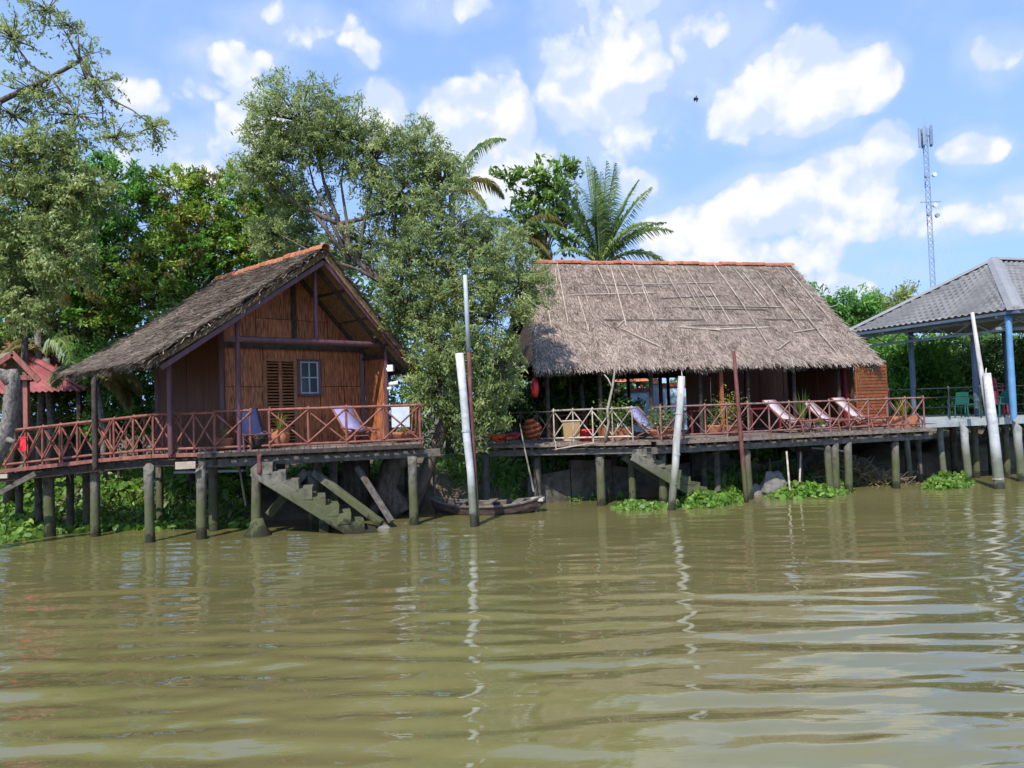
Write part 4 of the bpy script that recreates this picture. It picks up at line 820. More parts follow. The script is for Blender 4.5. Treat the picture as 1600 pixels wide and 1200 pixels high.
    for u_, v_ in ((c0, c1), (c0, c2)):
        for h in (1.0, .72, .4, .12): rod('rail', u_ + up * h, v_ + up * h, .035 if h > .9 else .022, 'black_iron', rt)
        for i in range(6): q = u_ + (v_ - u_) * i / 5; rod('post', q, q + up * 1.02, .05, 'black_iron', rt)
    return FZ
PFZ = pavilion()

def plastic_chair(label, mat, loc, rz, group):
    t = thing('plastic_chair', label, 'chair', (0, 0, 0), group)
    part(MB().prism([V(-.22, -.22, .42), V(.22, -.22, .42), V(.2, .2, .42), V(-.2, .2, .42)], V(0, 0, .035)), 'seat', mat, t, local=True)
    part(MB().add([(-.21, .2, .44), (.21, .2, .44), (.2, .3, .86), (-.2, .3, .86), (-.21, .23, .44), (.21, .23, .44), (.2, .33, .86), (-.2, .33, .86)], [(0, 1, 2, 3), (7, 6, 5, 4), (0, 4, 5, 1), (1, 5, 6, 2), (2, 6, 7, 3), (3, 7, 4, 0)]), 'backrest', mat, t, local=True)
    for x in (-.2, .2):
        for y in (-.2, .2): part(MB().tube([(x * 1.1, y * 1.1, 0), (x, y, .43)], .024, 6), 'leg', mat, t, local=True)
        part(MB().tube([(x * 1.1, -.18, .44), (x * 1.15, -.16, .64), (x * 1.1, .24, .66)], .022, 6), 'armrest', mat, t, local=True)
    t.location = tuple(loc); t.rotation_euler = (0, 0, rz); return t
for i, (px, Y, m, dz, lb) in enumerate(((1566, 25.3, 'dark_red_plastic', 0, 'dark red plastic chair on the pavilion floor, front one by the blue post'), (1560, 26.0, 'dark_red_plastic', .0, 'dark red plastic chair on the pavilion floor, behind the front red one'), (1554, 26.4, 'dark_red_plastic', .45, 'dark red plastic chair stacked on top, above the other red chairs'), (1497, 26, 'green_plastic', 0, 'green plastic chair at the left of the pavilion floor'), (1521, 26.3, 'green_plastic', 0, 'green plastic chair in the middle of the pavilion floor'), (1562, 24.75, 'green_plastic', 0, 'green plastic chair just left of the blue post'))):
    p = at(px, 640, Y); plastic_chair(lb, m, (p[0], p[1], PFZ + dz), .4 + i * .9, 'plastic chairs in the pavilion')

# ------------------------------------------------------------------ deck chairs
def deck_chair(label, canvas, loc, rz, group, wood='red_wood', sc=1.0):
    t = thing('deck_chair', label, 'deck chair', (0, 0, 0), group); w = .3
    top, low, front = V(-.62, 0, .98), V(.12, 0, .34), V(.62, 0, .36)
    for s in (-w, w):
        y = V(0, s, 0); rod('back_frame', top + y, V(.3, s, .2), .055, wood, t, local=True); rod('leg', V(-.45, s * .86, .02), V(.62, s * .86, .38), .05, wood, t, local=True)
        rod('seat_rail', V(-.1, s, .42), V(.85, s, .36), .05, wood, t, local=True); rod('leg', V(.72, s, .02), V(.66, s, .38), .05, wood, t, local=True)
    for p in (top, V(.3, 0, .2), V(-.45, 0, .04), V(.85, 0, .36)): rod('crossbar', p - V(0, w, 0), p + V(0, w, 0), .045, wood, t, local=True)
    mb = MB(); n = 9; vs = []
    for i in range(n):
        f = i / (n - 1); p = top * (1 - f) + V(.28, 0, .30) * f; p = p + V(-.02, 0, -.10 * math.sin(math.pi * f)) + V(.03, 0, .02)
        for s in (-.26, .26): vs.append(p + V(0, s, 0))
    th = [np.array(v) - V(.012, 0, .012) for v in vs]; k = len(vs); fs = [(2 * i, 2 * i + 1, 2 * i + 3, 2 * i + 2) for i in range(n - 1)]; fs += [tuple(k + j for j in reversed(f)) for f in fs]
    fs += [(2 * i, 2 * i + 2, k + 2 * i + 2, k + 2 * i) for i in range(n - 1)] + [(2 * i + 3, 2 * i + 1, k + 2 * i + 1, k + 2 * i + 3) for i in range(n - 1)]
    part(mb.add(vs + th, fs), 'canvas', canvas, t, True, local=True)
    t.location = tuple(loc); t.rotation_euler = (0, 0, rz); t.scale = (sc,) * 3; return t
def dk(px, Y, z): p = at(px, 690, Y); return (p[0], p[1], z + .02)
for px, Y, z, cv, rz, lb, g, wd, sc in (
        (392, 19.05, DZ, 'canvas_lilac', -1.05, 'lilac canvas deck chair beside the stair opening of the cabin deck', 'deck chairs on the cabin deck', 'purple_wood', 1.0),
        (552, 20.0, DZ, 'canvas_lilac', -.9, 'lilac canvas deck chair in front of the cabin window', 'deck chairs on the cabin deck', 'red_wood', 1.0),
        (1012, 21.9, RZ, 'canvas_lilac', -.9, 'lilac deck chair at the terrace opening beside the bushy planter', 'deck chairs on the restaurant terrace', 'pink_wood', .95),
        (1232, 22.9, RZ, 'canvas_pink', -.95, 'pale pink deck chair left of the tall spiky plant', 'deck chairs on the restaurant terrace', 'red_wood', 1.0),
        (1290, 23.2, RZ, 'canvas_pink', -.95, 'pale pink deck chair right of the tall spiky plant', 'deck chairs on the restaurant terrace', 'red_wood', .92),
        (1340, 23.6, RZ, 'canvas_pink', -1.0, 'pale pink deck chair nearest the orange slatted screen', 'deck chairs on the restaurant terrace', 'red_wood', 1.0)):
    deck_chair(lb, cv, dk(px, Y, z), rz, g, wd, sc)
def board():
    c = at(626, 655, 20.3); t = thing('white_board', 'blank white board standing at the right end of the cabin deck', 'board', V(c[0], c[1], DZ)); x = unit(V(1, .15, 0)); y = V(-x[1], x[0], 0)
    part(MB().box(V(c[0], c[1], DZ + .68), (.47, .03, .56), (x, y, V(0, 0, 1))), 'panel', 'white_board', t)
    for s in (-.2, .2): rod('leg', V(c[0], c[1], DZ) + x * s + y * .06, V(c[0], c[1], DZ + .95) + x * s + y * .03, .035, 'red_wood', t)
board()

# ------------------------------------------------------------------ potted plants
def blades(n, h, spread, seed, wd=.03, droop=.5, base=.05):
    r = np.random.default_rng(seed); vs = []; fs = []
    for i in range(n):
        a = r.uniform(0, 6.28); b = r.uniform(0, base); hh = h * r.uniform(.55, 1.1); s = spread * r.uniform(.2, 1); p0 = V(math.cos(a) * b, math.sin(a) * b, 0); d = V(math.cos(a), math.sin(a), 0); sd = V(-d[1], d[0], 0) * wd * .5; k = len(vs); m = 5
        for j in range(m):
            f = j / (m - 1); p = p0 + d * s * f ** 1.6 + V(0, 0, hh * (f - droop * f ** 3 * s / max(spread, .01) * .6)); w = (1 - f) ** .6 if f > .3 else .8
            vs += [p - sd * w, p + sd * w]
        fs += [(k + 2 * j, k + 2 * j + 1, k + 2 * j + 3, k + 2 * j + 2) for j in range(m - 1)]
    return vs, fs
def bushy(n, h, r_, seed, ll=.09, lw=.04):
    r = np.random.default_rng(seed); P = r.normal(0, 1, (n, 3)) * V(r_ * .5, r_ * .5, h * .28) + V(0, 0, h * .55); P[:, 2] = np.abs(P[:, 2]); nr_ = nunit(r.normal(0, 1, (n, 3)) + V(0, 0, .8)); ax = r.normal(0, 1, (n, 3)) + P * V(2, 2, .3)
    return leaves(P, ax, nr_, r.uniform(.6, 1.3, n) * ll, r.uniform(.6, 1.2, n) * lw)
POTS = {'round': [(.15, 0), (.2, .1), (.235, .24), (.25, .27), (.25, .30), (.22, .30), (.20, .26)], 'bowl': [(.14, 0), (.25, .08), (.31, .2), (.33, .24), (.30, .26), (.27, .22)], 'box': None, 'urn': [(.15, 0), (.17, .04), (.23, .2), (.24, .36), (.2, .42), (.22, .46), (.19, .46), (.17, .4)]}
def potted(label, loc, pot, potmat, plant, leaf, h, w, seed, n, sc=1.0, group='potted plants along the decks'):
    t = thing('potted_plant', label, 'plant', (0, 0, 0), group)
    if pot == 'box':
        mb = MB(); mb.add([(-.36, -.16, 0), (.36, -.16, 0), (.36, .16, 0), (-.36, .16, 0), (-.42, -.2, .36), (.42, -.2, .36), (.42, .2, .36), (-.42, .2, .36), (-.38, -.16, .36), (.38, -.16, .36), (.38, .16, .36), (-.38, .16, .36), (-.37, -.15, .3), (.37, -.15, .3), (.37, .15, .3), (-.37, .15, .3)],
               [(3, 2, 1, 0), (0, 1, 5, 4), (1, 2, 6, 5), (2, 3, 7, 6), (3, 0, 4, 7), (4, 5, 9, 8), (5, 6, 10, 9), (6, 7, 11, 10), (7, 4, 8, 11), (8, 9, 13, 12), (9, 10, 14, 13), (10, 11, 15, 14), (11, 8, 12, 15), (12, 13, 14, 15)]); z = .28
    else: mb = MB().lathe(POTS[pot], (0, 0, 0), 14); z = POTS[pot][-1][1] - .04
    part(mb, 'pot', potmat, t, pot != 'box', local=True)
    if plant == 'blade': vs, fs = blades(n, h, w, seed); o = part(MB().add([V(*q) + V(0, 0, z) for q in vs], fs), 'foliage', leaf, t, local=True)
    else:
        c_, f_ = bushy(n, h, w, seed); o = link('foliage', npmesh('foliage', c_ + V(0, 0, z), f_, leaf), t, None, True)
        st = MB(); r = random.Random(seed)
        for i in range(5): st.tube([(r.uniform(-.05, .05), r.uniform(-.05, .05), z - .05), (r.uniform(-.5, .5) * w, r.uniform(-.5, .5) * w, z + h * .8)], [.012, .005], 4)
        part(st, 'stem', 'twig', t, local=True)
    t.location = tuple(loc); t.scale = (sc,) * 3; t.rotation_euler = (0, 0, seed * .7); return t
for args in (
        ('withered yellow plant in a pale pot at the left corner of the cabin deck', dk(352, 18.6, DZ), 'round', 'terracotta', 'blade', 'leaf_yellow', .55, .35, 1, 16, 1.0),
        ('leggy yellow-green plant in a clay pot just right of the stair opening', dk(438, 19.1, DZ), 'urn', 'terracotta', 'blade', 'leaf_yellow', .62, .4, 2, 26, 1.0),
        ('drooping dry plant in a dark pot at the top of the mossy stairs', dk(399, 18.75, DZ), 'round', 'dark_wood', 'blade', 'leaf_palm_dry', .35, .4, 3, 10, .9),
        ('yellow-leaved plant in a wide terracotta bowl under the white board', dk(630, 19.75, DZ), 'bowl', 'terracotta', 'blade', 'leaf_yellow', .32, .2, 4, 22, 1.0),
        ('dense leafy planter box by the crooked branch at the left terrace end', dk(960, 21.9, RZ), 'box', 'terracotta', 'bushy', 'leaf_pot', .75, .55, 5, 700, 1.05),
        ('yellow-green bush in a brown clay bowl beside the lilac terrace chair', dk(1034, 21.6, RZ), 'bowl', 'terracotta', 'bushy', 'leaf_pot', .55, .5, 6, 600, 1.15),
        ('bright yellow-green shrub in a pot behind the dark red pole', dk(1146, 22.4, RZ), 'round', 'terracotta', 'bushy', 'leaf_yellow', 1.0, .38, 7, 380, 1.0),
        ('tall spiky yellow-green plant in a pale pot between the pink deck chairs', dk(1256, 23.1, RZ), 'round', 'pot_pale', 'blade', 'leaf_pot', 1.15, .42, 8, 60, 1.0),
        ('spiky yellowish plant in a long planter at the right corner of the terrace', dk(1414, 24.0, RZ), 'box', 'terracotta', 'blade', 'leaf_yellow', .75, .4, 9, 70, 1.0),
        ('small leafy plant at the foot of the orange post inside the terrace', dk(1118, 23.2, RZ), 'round', 'terracotta', 'bushy', 'leaf_pot', .8, .3, 10, 260, 1.0),
        ('low withered plant on the terrace between the two right pink chairs', dk(1283, 22.85, RZ), 'round', 'pot_pale', 'bushy', 'leaf_yellow', .3, .25, 12, 120, .7)):
    potted(*args)
def basket():
    p = dk(893, 22.05, RZ); t = thing('woven_basket', 'tall square woven basket behind the left terrace railing', 'basket', p); b = V(*p); w = .24
    r0, r1 = .21, .25; vs = []
    for z, r in ((0, r0), (.62, r1), (.62, r1 - .03), (.05, r0 - .03)):
        for x, y in ((-1, -1), (1, -1), (1, 1), (-1, 1)): vs.append(b + V(x * r, y * r, z))
    fs = [(3, 2, 1, 0)] + [(k * 4 + j, k * 4 + (j + 1) % 4, k * 4 + 4 + (j + 1) % 4, k * 4 + 4 + j) for k in range(3) for j in range(4)] + [(12, 13, 14, 15)]
    part(MB().add(vs, fs), 'body', 'basket', t)
    for z, r in ((.05, r0), (.6, r1)): part(MB().tube([b + V(x * (r + .01), y * (r + .01), z) for x, y in ((-1, -1), (1, -1), (1, 1), (-1, 1), (-1, -1))], .018, 5), 'rim', 'stick', t)
basket()
def tub():
    p = V(*dk(913, 22.1, RZ)); t = thing('red_tub', 'bright red plastic tub on the terrace right of the woven basket', 'tub', p)
    part(MB().lathe([(.2, 0), (.28, .3), (.3, .31), (.3, .34), (.26, .34), (.19, .04)], p, 16), 'body', 'red_plastic', t, True)
    for s in (-1, 1): part(MB().tube([p + V(s * .28, -.08, .3), p + V(s * .34, -.04, .28), p + V(s * .34, .04, .28), p + V(s * .28, .08, .3)], .015, 5), 'handle', 'red_plastic', t)
tub()
def vests():
    def jacket(label, px, py, Y, seed, mats):
        c = at(px, py, Y); t = thing('life_jacket', label, 'life jacket', c, 'life jackets heaped at the terrace end'); r = np.random.default_rng(seed)
        for i in range(6):
            o = c + V(r.uniform(-.3, .3), r.uniform(-.12, .12), r.uniform(-.08, .1)); x = unit(V(1, r.uniform(-.6, .6), r.uniform(-.6, .6))); y = unit(np.cross(V(0, 0, 1), x)); z = np.cross(x, y); h = V(.19, .13, .05) * r.uniform(.8, 1.2)
            vs = []; n, m = 12, 6
            for a in range(m + 1):
                for b in range(n):
                    th = math.pi * a / m; ph = 2 * math.pi * b / n; k = lambda w: math.copysign(abs(w) ** .5, w)
                    vs.append(o + x * h[0] * k(math.sin(th)) * k(math.cos(ph)) + y * h[1] * k(math.sin(th)) * k(math.sin(ph)) + z * h[2] * k(math.cos(th)))
            part(MB().add(vs, [(a * n + b, a * n + (b + 1) % n, (a + 1) * n + (b + 1) % n, (a + 1) * n + b) for a in range(m) for b in range(n)]), 'float_panel', mats[i % len(mats)], t, True)
        for i in (-1, 1): part(MB().tube([c + V(i * .2, -.2, -.1), c + V(i * .16, -.22, .03), c + V(i * .05, -.12, .14)], .014, 5), 'strap', 'black_iron', t)
    jacket('crumpled orange life jacket at the left end of the terrace', 778, 684, 22.1, 1, ['orange_vest', 'dark_red', 'orange_vest'])
    jacket('crumpled red and orange life jacket right of the first orange one', 808, 682, 22.1, 2, ['dark_red', 'orange_vest', 'red_plastic'])
    c = at(832, 668, 22.2) - V(0, 0, .36); t = thing('striped_bundle', 'round bundle with orange and dark stripes leaning at the left terrace railing', 'bundle', c); n = 9
    for i in range(n):
        f = (i + .5) / n * 2 - 1; rr = .27 * math.sqrt(max(.05, 1 - f * f * .9)); z = .36 + .36 * f; q = unit(V(-.25, -.1, 1)); o = c + V(0, 0, .30) + q * (.29 * f)
        part(MB().tube([o - q * .045, o - q * .025, o + q * .025, o + q * .045], [rr * .9, rr, rr, rr * .9], 14), 'stripe' if i % 2 else 'roll', 'dark_wood' if i % 2 else 'orange_vest', t, True)
    c = at(836, 606, 22.4); t = thing('red_lantern', 'red oval lantern hanging under the left end of the thatched eave', 'lantern', c)
    part(MB().lathe([(.05, -.28), (.09, -.2), (.13, 0), (.09, .2), (.05, .28)], c, 12), 'shade', 'red_plastic', t, True); part(MB().tube([c + V(0, 0, .28), c + V(0, 0, .8)], .008, 4), 'cord', 'rope', t)
vests()
def tables():
    for i, (px, Y, lb) in enumerate(((1098, 24.4, 'dark red wooden dining table inside the restaurant, before the blue wall'), (1190, 24.6, 'dark red wooden dining table inside the restaurant, left of the spiky plant'), (890, 24.6, 'dark wooden dining table at the left end inside the restaurant'))):
        p = V(*dk(px, Y, RZ)); t = thing('dining_table', lb, 'table', p, 'dining tables in the restaurant'); up = V(0, 0, 1)
        part(MB().box(p + up * .74, (1.2, .75, .05), (gx, gn, up)), 'tabletop', 'dark_red', t)
        for a in (-.5, .5):
            for b in (-.3, .3): bar('leg', p + gx * a + gn * b, p + gx * a + gn * b + up * .72, .06, .06, 'dark_red', t, upv=(1, 0, 0))
    p = at(1127, 610, 23.6); t = tag(bar('orange_post', V(p[0], p[1], RZ), V(p[0], p[1], 3.9), .12, .12, 'orange_slat', None, upv=(1, 0, 0)), 'orange varnished post inside the restaurant right of the blue wall', 'post')
tables()

# ------------------------------------------------------------------ blue garden wall seen through the restaurant
def blue_wall():
    a = at(962, 620, 34.5); b = at(1112, 610, 33.3); d = unit((b - a) * V(1, 1, 0)); t = thing('garden_wall', 'pale blue garden wall with red-brown coping and fluted pillars behind the restaurant', 'wall', a * V(1, 1, 0)); up = V(0, 0, 1); n = V(-d[1], d[0], 0)
    segs = [(at(970, 620, 34.4), at(1018, 620, 34.0), 612), (at(1030, 620, 33.9), at(1102, 620, 33.3), 606)]
    for p, q, py in segs:
        z = at(1000, py, 33.9)[2]; p = p * V(1, 1, 0); q = q * V(1, 1, 0); part(MB().prism([p + up * .3, q + up * .3, q + up * z, p + up * z], n * .2), 'wall_panel', 'blue_wall', t)
        part(MB().prism([p - n * .08 + up * (z + .004), q - n * .08 + up * (z + .004), q - n * .08 + up * (z + .16), p - n * .08 + up * (z + .16)], n * .36), 'coping', 'wall_cap', t)
    for px, py in ((1024, 600), (1104, 594), (962, 612)):
        c = at(px, py, 33.6); z = c[2]; pl = part(MB().prism([V(c[0] - .2, 33.4, .3), V(c[0] + .2, 33.4, .3), V(c[0] + .2, 33.4, z), V(c[0] - .2, 33.4, z)], V(0, .4, 0)), 'pillar', 'white_board', t)
        for k in range(4): part(MB().box(V(c[0] - .14 + k * .093, 33.39, (z + .5) / 2 + .2), (.035, .04, z - .9)), 'flute', 'pole_grey', pl)
        part(MB().add([V(c[0] - .26, 33.34, z), V(c[0] + .26, 33.34, z), V(c[0] + .26, 33.86, z), V(c[0] - .26, 33.86, z), V(c[0], 33.6, z + .34)], [(3, 2, 1, 0), (0, 1, 4), (1, 2, 4), (2, 3, 4), (3, 0, 4)]), 'pillar_cap', 'tile_red', pl)
    c = at(966, 588, 37); t = thing('small_roof', 'small orange tiled roof far behind the restaurant', 'roof', c); w = 1.4
    mb = MB(); z = c[2]
    part(mb.add([c + V(-w, -.8, -.3), c + V(w, -.8, -.3), c + V(w * .4, 0, .35), c + V(-w * .4, 0, .35), c + V(-w, .8, -.3), c + V(w, .8, -.3)], [(0, 1, 2, 3), (1, 5, 2), (5, 4, 3, 2), (4, 0, 3), (0, 4, 5, 1)]), 'tiled_top', 'tile_red', t)
    for x in (-1, 1):
        for y in (-.6, .6): bar('post', V(c[0] + x, c[1] + y, .4), V(c[0] + x, c[1] + y, z - .3), .12, .12, 'wall_cap', t, upv=(1, 0, 0))
blue_wall()

# ------------------------------------------------------------------ red-roofed hut and small gable shelter at the left
def red_hut():
    Y = 23.5; e1 = at(139, 612, Y); e0 = at(-120, 616, Y); tp = at(8, 535, Y + 2.2); t2 = at(-120, 538, Y + 2.4); z = (e0[2] + e1[2]) / 2; e0[2] = e1[2] = z; t2[2] = tp[2]
    t = thing('red_roof_hut', 'hut with a faded red corrugated hip roof at the left edge', 'hut', e1 * V(1, 1, 0) + V(-2, 1, 0)); up = V(0, 0, 1)
    def corr(E0, E1, T0, T1):
        e = E1 - E0; le = np.linalg.norm(e); ed = e / le; h = (T0 + T1) / 2 - (E0 + E1) / 2; nr = unit(np.cross(e, h)); nr = nr if nr[2] > 0 else -nr; nu = int(le / .03); rows = []
        for v in (0, .25, .5, .75, 1.0):
            a = E0 + (T0 - E0) * v; b = E1 + (T1 - E1) * v
            for k in range(nu + 1): p = a + (b - a) * k / nu; s = float(np.dot(p - E0, ed)); rows.append(p + nr * .03 * math.sin(2 * math.pi * s / .19))
        n1 = nu + 1; i = np.arange(5 * n1).reshape(5, n1); f = np.stack([i[:-1, :-1], i[:-1, 1:], i[1:, 1:], i[1:, :-1]], 2).reshape(-1, 4); link('roof_sheet', npmesh('roof_sheet', np.array(rows), f, 'red_sheet'), t)
    bk = e1 + V(.4, 4.6, 0); corr(e0, e1, t2, tp); corr(e1, bk, tp, tp + V(0, .01, 0)); corr(bk, bk + V(-6, 0, 0), tp, t2)
    h = unit(tp - e1); s = unit(np.cross(h, up)); part(MB().prism([e1 + s * .16, e1 + s * .05 + up * .1, e1 - s * .05 + up * .1, e1 - s * .16], tp - e1), 'hip_cap', 'red_sheet', t); part(MB().prism([tp + V(0, -.16, 0), tp + V(0, -.05, .1), tp + V(0, .05, .1), tp + V(0, .16, 0)], t2 - tp), 'ridge_cap', 'red_sheet', t)
    for x in (-.5, -2.2, -4.0):
        for y in (.35, 4.2): bar('post', V(e1[0] + x, e1[1] + y, .5), V(e1[0] + x, e1[1] + y, z + .05), .13, .13, 'dark_wood', t, upv=(1, 0, 0))
    for i in range(4): a = V(e1[0] - 4.4 + i * .85, e1[1] + 3.4, .6); part(MB().prism([a, a + V(.83, 0, 0), a + V(.83, 0, 2.6), a + V(0, 0, 2.6)], V(0, .06, 0)), 'wall_board', 'dark_wood', t)
    # gable shelter in front
    Y = 20.6; c = at(22, 548, Y); c0 = at(-42, 590, Y); c1 = at(62, 591, Y); t = thing('gable_shelter', 'small brown wooden gable roof over the walkway at the left edge', 'shelter', c * V(1, 1, 0)); D = V(-1.0, .9, 0)
    c[0] = (c0[0] + c1[0]) / 2 + .2; 
    for a, b in ((c, c0), (c, c1)):
        n = 5
        for i in range(n): p = a + (b - a) * i / n; q = a + (b - a) * (i + 1.04) / n; nn = V(0, 0, .03); part(MB().prism([p, q, q - nn * 2.0, p - nn * 2.0], D), 'roof_board', 'plank', t)
        part(MB().beam(a - V(0, .03, .08), b - V(0, .03, .08), .05, .14), 'barge_board', 'red_wood', t)
    bar('tie_beam', c0 * V(1, 1, 1) + V(.25, .1, .02), c1 + V(-.25, .1, .02), .08, .12, 'red_wood', t)
    for px in (41, -22): q = at(px, 600, Y + .3); bar('post', V(q[0], q[1], 1.7), V(q[0], q[1], c0[2] + .12), .13, .13, 'red_wood', t, upv=(1, 0, 0))
red_hut()
def low_walk():
    t = thing('low_walkway', 'low pinkish plank walkway behind the piles under the cabin', 'walkway', at(250, 765, 24) * V(1, 1, 0)); up = V(0, 0, 1)
    a = at(120, 748, 24.5); b = at(255, 775, 23.5); b2 = at(390, 738, 25); a[2] = .95; b[2] = .85; b2[2] = 1.3
    for p, q in ((a, b),):
        n = 14
        for i in range(n): c0 = p + (q - p) * i / n; c1 = p + (q - p) * (i + .9) / n; m = (c0 + c1) / 2; bar('plank', m - V(.2, .6, 0), m + V(.2, .6, 0), np.linalg.norm(c1 - c0), .05, 'pale_board', t)
    for p in (a, (a + b) / 2, b): bar('post', V(p[0], p[1], 0), V(p[0], p[1], p[2] + .7), .08, .08, 'dark_wood', t, upv=(1, 0, 0))
    bar('rail', a + up * .7, b + up * .7, .05, .06, 'dark_wood', t)
    t = thing('white_plank', 'pale painted plank slung under the cabin deck', 'plank', at(330, 738, 21)); bar('board', at(275, 738, 21.2), at(383, 735, 21.0), .25, .06, 'white_board', t); bar('cleat', at(326, 741, 21.1) + V(0, -.1, 0), at(326, 741, 21.1) + V(0, .1, 0), .05, .05, 'grey_timber', t)
    pole('stake', 'slanting brown stick under the cabin deck left of the stairs', 'stake', [at(384, 790, 20.0), at(372, 720, 20.0)], [.03, .03], 'pale_board', (), None, 6)
low_walk()
t = thing('red_cloth', 'red cloth hung on the left walkway railing beside the bare trunk', 'cloth', at(35, 695, 18.9)); _mb = MB(); _p = [at(31, 683, 18.85), at(40, 684, 18.85), at(41, 704, 18.8), at(35, 706, 18.85), at(30, 702, 18.8)]; part(_mb.prism(_p, V(0, .02, 0)), 'drape', 'red_plastic', t); part(MB().tube([at(29, 683, 18.84), at(42, 684, 18.84)], .012, 5), 'hem', 'red_plastic', t)

# ------------------------------------------------------------------ trees
def lobe(px, py, Y, rx, ry, dy=None):
    c = at(px, py, Y); k = Y / 1200; return (c, V(rx * k, (dy if dy else (rx + ry) / 2 * k), ry * k))
def crown_points(lobes, nclump, r, shell=.45):
    w = np.array([l[1][0] * l[1][1] * l[1][2] for l in lobes]) ** .75; w /= w.sum(); pick = r.choice(len(lobes), nclump, p=w); d = nunit(r.normal(size=(nclump, 3))); rad = shell + (1 - shell) * r.random(nclump) ** .6
    c = np.array([l[0] for l in lobes])[pick]; s = np.array([l[1] for l in lobes])[pick]; return c + d * s * rad[:, None], pick
def tree(name, label, cat, base, lobes, nclump, per, ll, lw, leaf, seed, bark='bark', trunk_r=.18, trunk=None, clump_r=.32, droop=.0, shell=.45, group=None, up_bias=.9, limb_every=1, twigs=.35, flat=.7, stems=()):
    r = np.random.default_rng(seed); random.seed(seed); t = thing(name, label, cat, base, group)
    base = np.asarray(base, float); top = np.mean([l[0] for l in lobes], 0)
    tp = [np.asarray(p, float) for p in trunk] if trunk else [base, base * .6 + top * .4 + V(r.normal(0, .2), 0, 0), base * .25 + top * .75]
    n = len(tp); part(MB().tube(tp, [trunk_r * (1 - .6 * i / (n - 1)) for i in range(n)], 10, .08), 'trunk', bark, t, True)
    fork = tp[-1]
    for i, (c, s) in enumerate(lobes):
        if i % limb_every: continue
        j = min(range(n), key=lambda q: np.linalg.norm(tp[q] - c) + (0 if q else 9)); st = tp[j]; mid = (st + c) / 2 + V(r.normal(0, .15), r.normal(0, .15), -.1 - .15 * r.random()); r0 = trunk_r * .34
        pts = [st, st * .6 + mid * .4 + V(0, 0, -.02), mid, (mid + c) / 2 + V(r.normal(0, .08), 0, .08), c + (c - st) * .12]; part(MB().tube(pts, [r0, r0 * .8, r0 * .6, r0 * .4, r0 * .15], 6, .1), 'limb', bark, t, True)
    for st in stems:
        pp = [at(x, y, base[1] - .3) + r.normal(0, .04, 3) for x, y in st]; part(MB().tube(pp, [trunk_r * k for k in (.30, .22, .14, .05)], 7, .1), 'stem', bark, t, True)
    P, pick = crown_points(lobes, nclump, r, shell); cen = np.array([l[0] for l in lobes])[pick]
    mb = MB()
    for i in range(int(nclump * twigs)):
        a = cen[i] * .55 + P[i] * .45; b = P[i]; m = (a + b) / 2 + r.normal(0, .06, 3); q = (cen[i] + (b - cen[i]) * .08); mb.tube([q, m, b + unit(b - q) * .1], [.016, .011, .004], 3)
    if mb.v: o = part(mb, 'twig', 'twig', t); o['kind'] = 'stuff'
    # every clump is a leafy spray: leaves set along a short curved twig that points outwards and nods
    N_ = nclump * per; out1 = nunit(P - cen); tw = nunit(out1 * .75 + r.normal(size=(nclump, 3)) * .55 + V(0, 0, .25 - droop * .6)); tl = clump_r * r.uniform(1.6, 3.8, nclump)
    f = r.random(N_) ** .8; twr = np.repeat(tw, per, 0); tlr = np.repeat(tl, per)[:, None]; out = np.repeat(out1, per, 0)
    Pl = np.repeat(P, per, 0) + twr * tlr * (f[:, None] - .45) + V(0, 0, -1) * (f ** 2)[:, None] * tlr * (.12 + .3 * droop) + r.normal(size=(N_, 3)) * clump_r * V(.36, .36, .36 * flat)
    nr_ = nunit(r.normal(size=(N_, 3)) * .65 + V(-.15, -.35, up_bias) + out * .35); ax = twr * .8 + r.normal(size=(N_, 3)) * .75 + V(0, 0, -droop)
    c_, f_ = leaves(Pl, ax, nr_, ll * r.uniform(.45, 1.5, N_), lw * r.uniform(.6, 1.25, N_), .12)
    mats = leaf if isinstance(leaf, (list, tuple)) else [leaf]
    if len(mats) == 1: o = link('crown', npmesh('crown', c_, f_, mats[0]), t); o['kind'] = 'stuff'
    else:
        sel = (r.random(nclump) ** 1.0 * len(mats)).astype(int); sel = np.repeat(sel, per)
        for k, m in enumerate(mats):
            ix = np.where(sel == k)[0]; cc_ = c_.reshape(-1, 4, 3)[ix].reshape(-1, 3); o = link('crown', npmesh('crown', cc_, np.arange(len(cc_)).reshape(-1, 4), m), t); o['kind'] = 'stuff'
    return t
Lb = lobe
def gb(px, Y): p = at(px, 700, Y); return V(p[0], p[1], float(bank_h(p[0], p[1])) - .1)
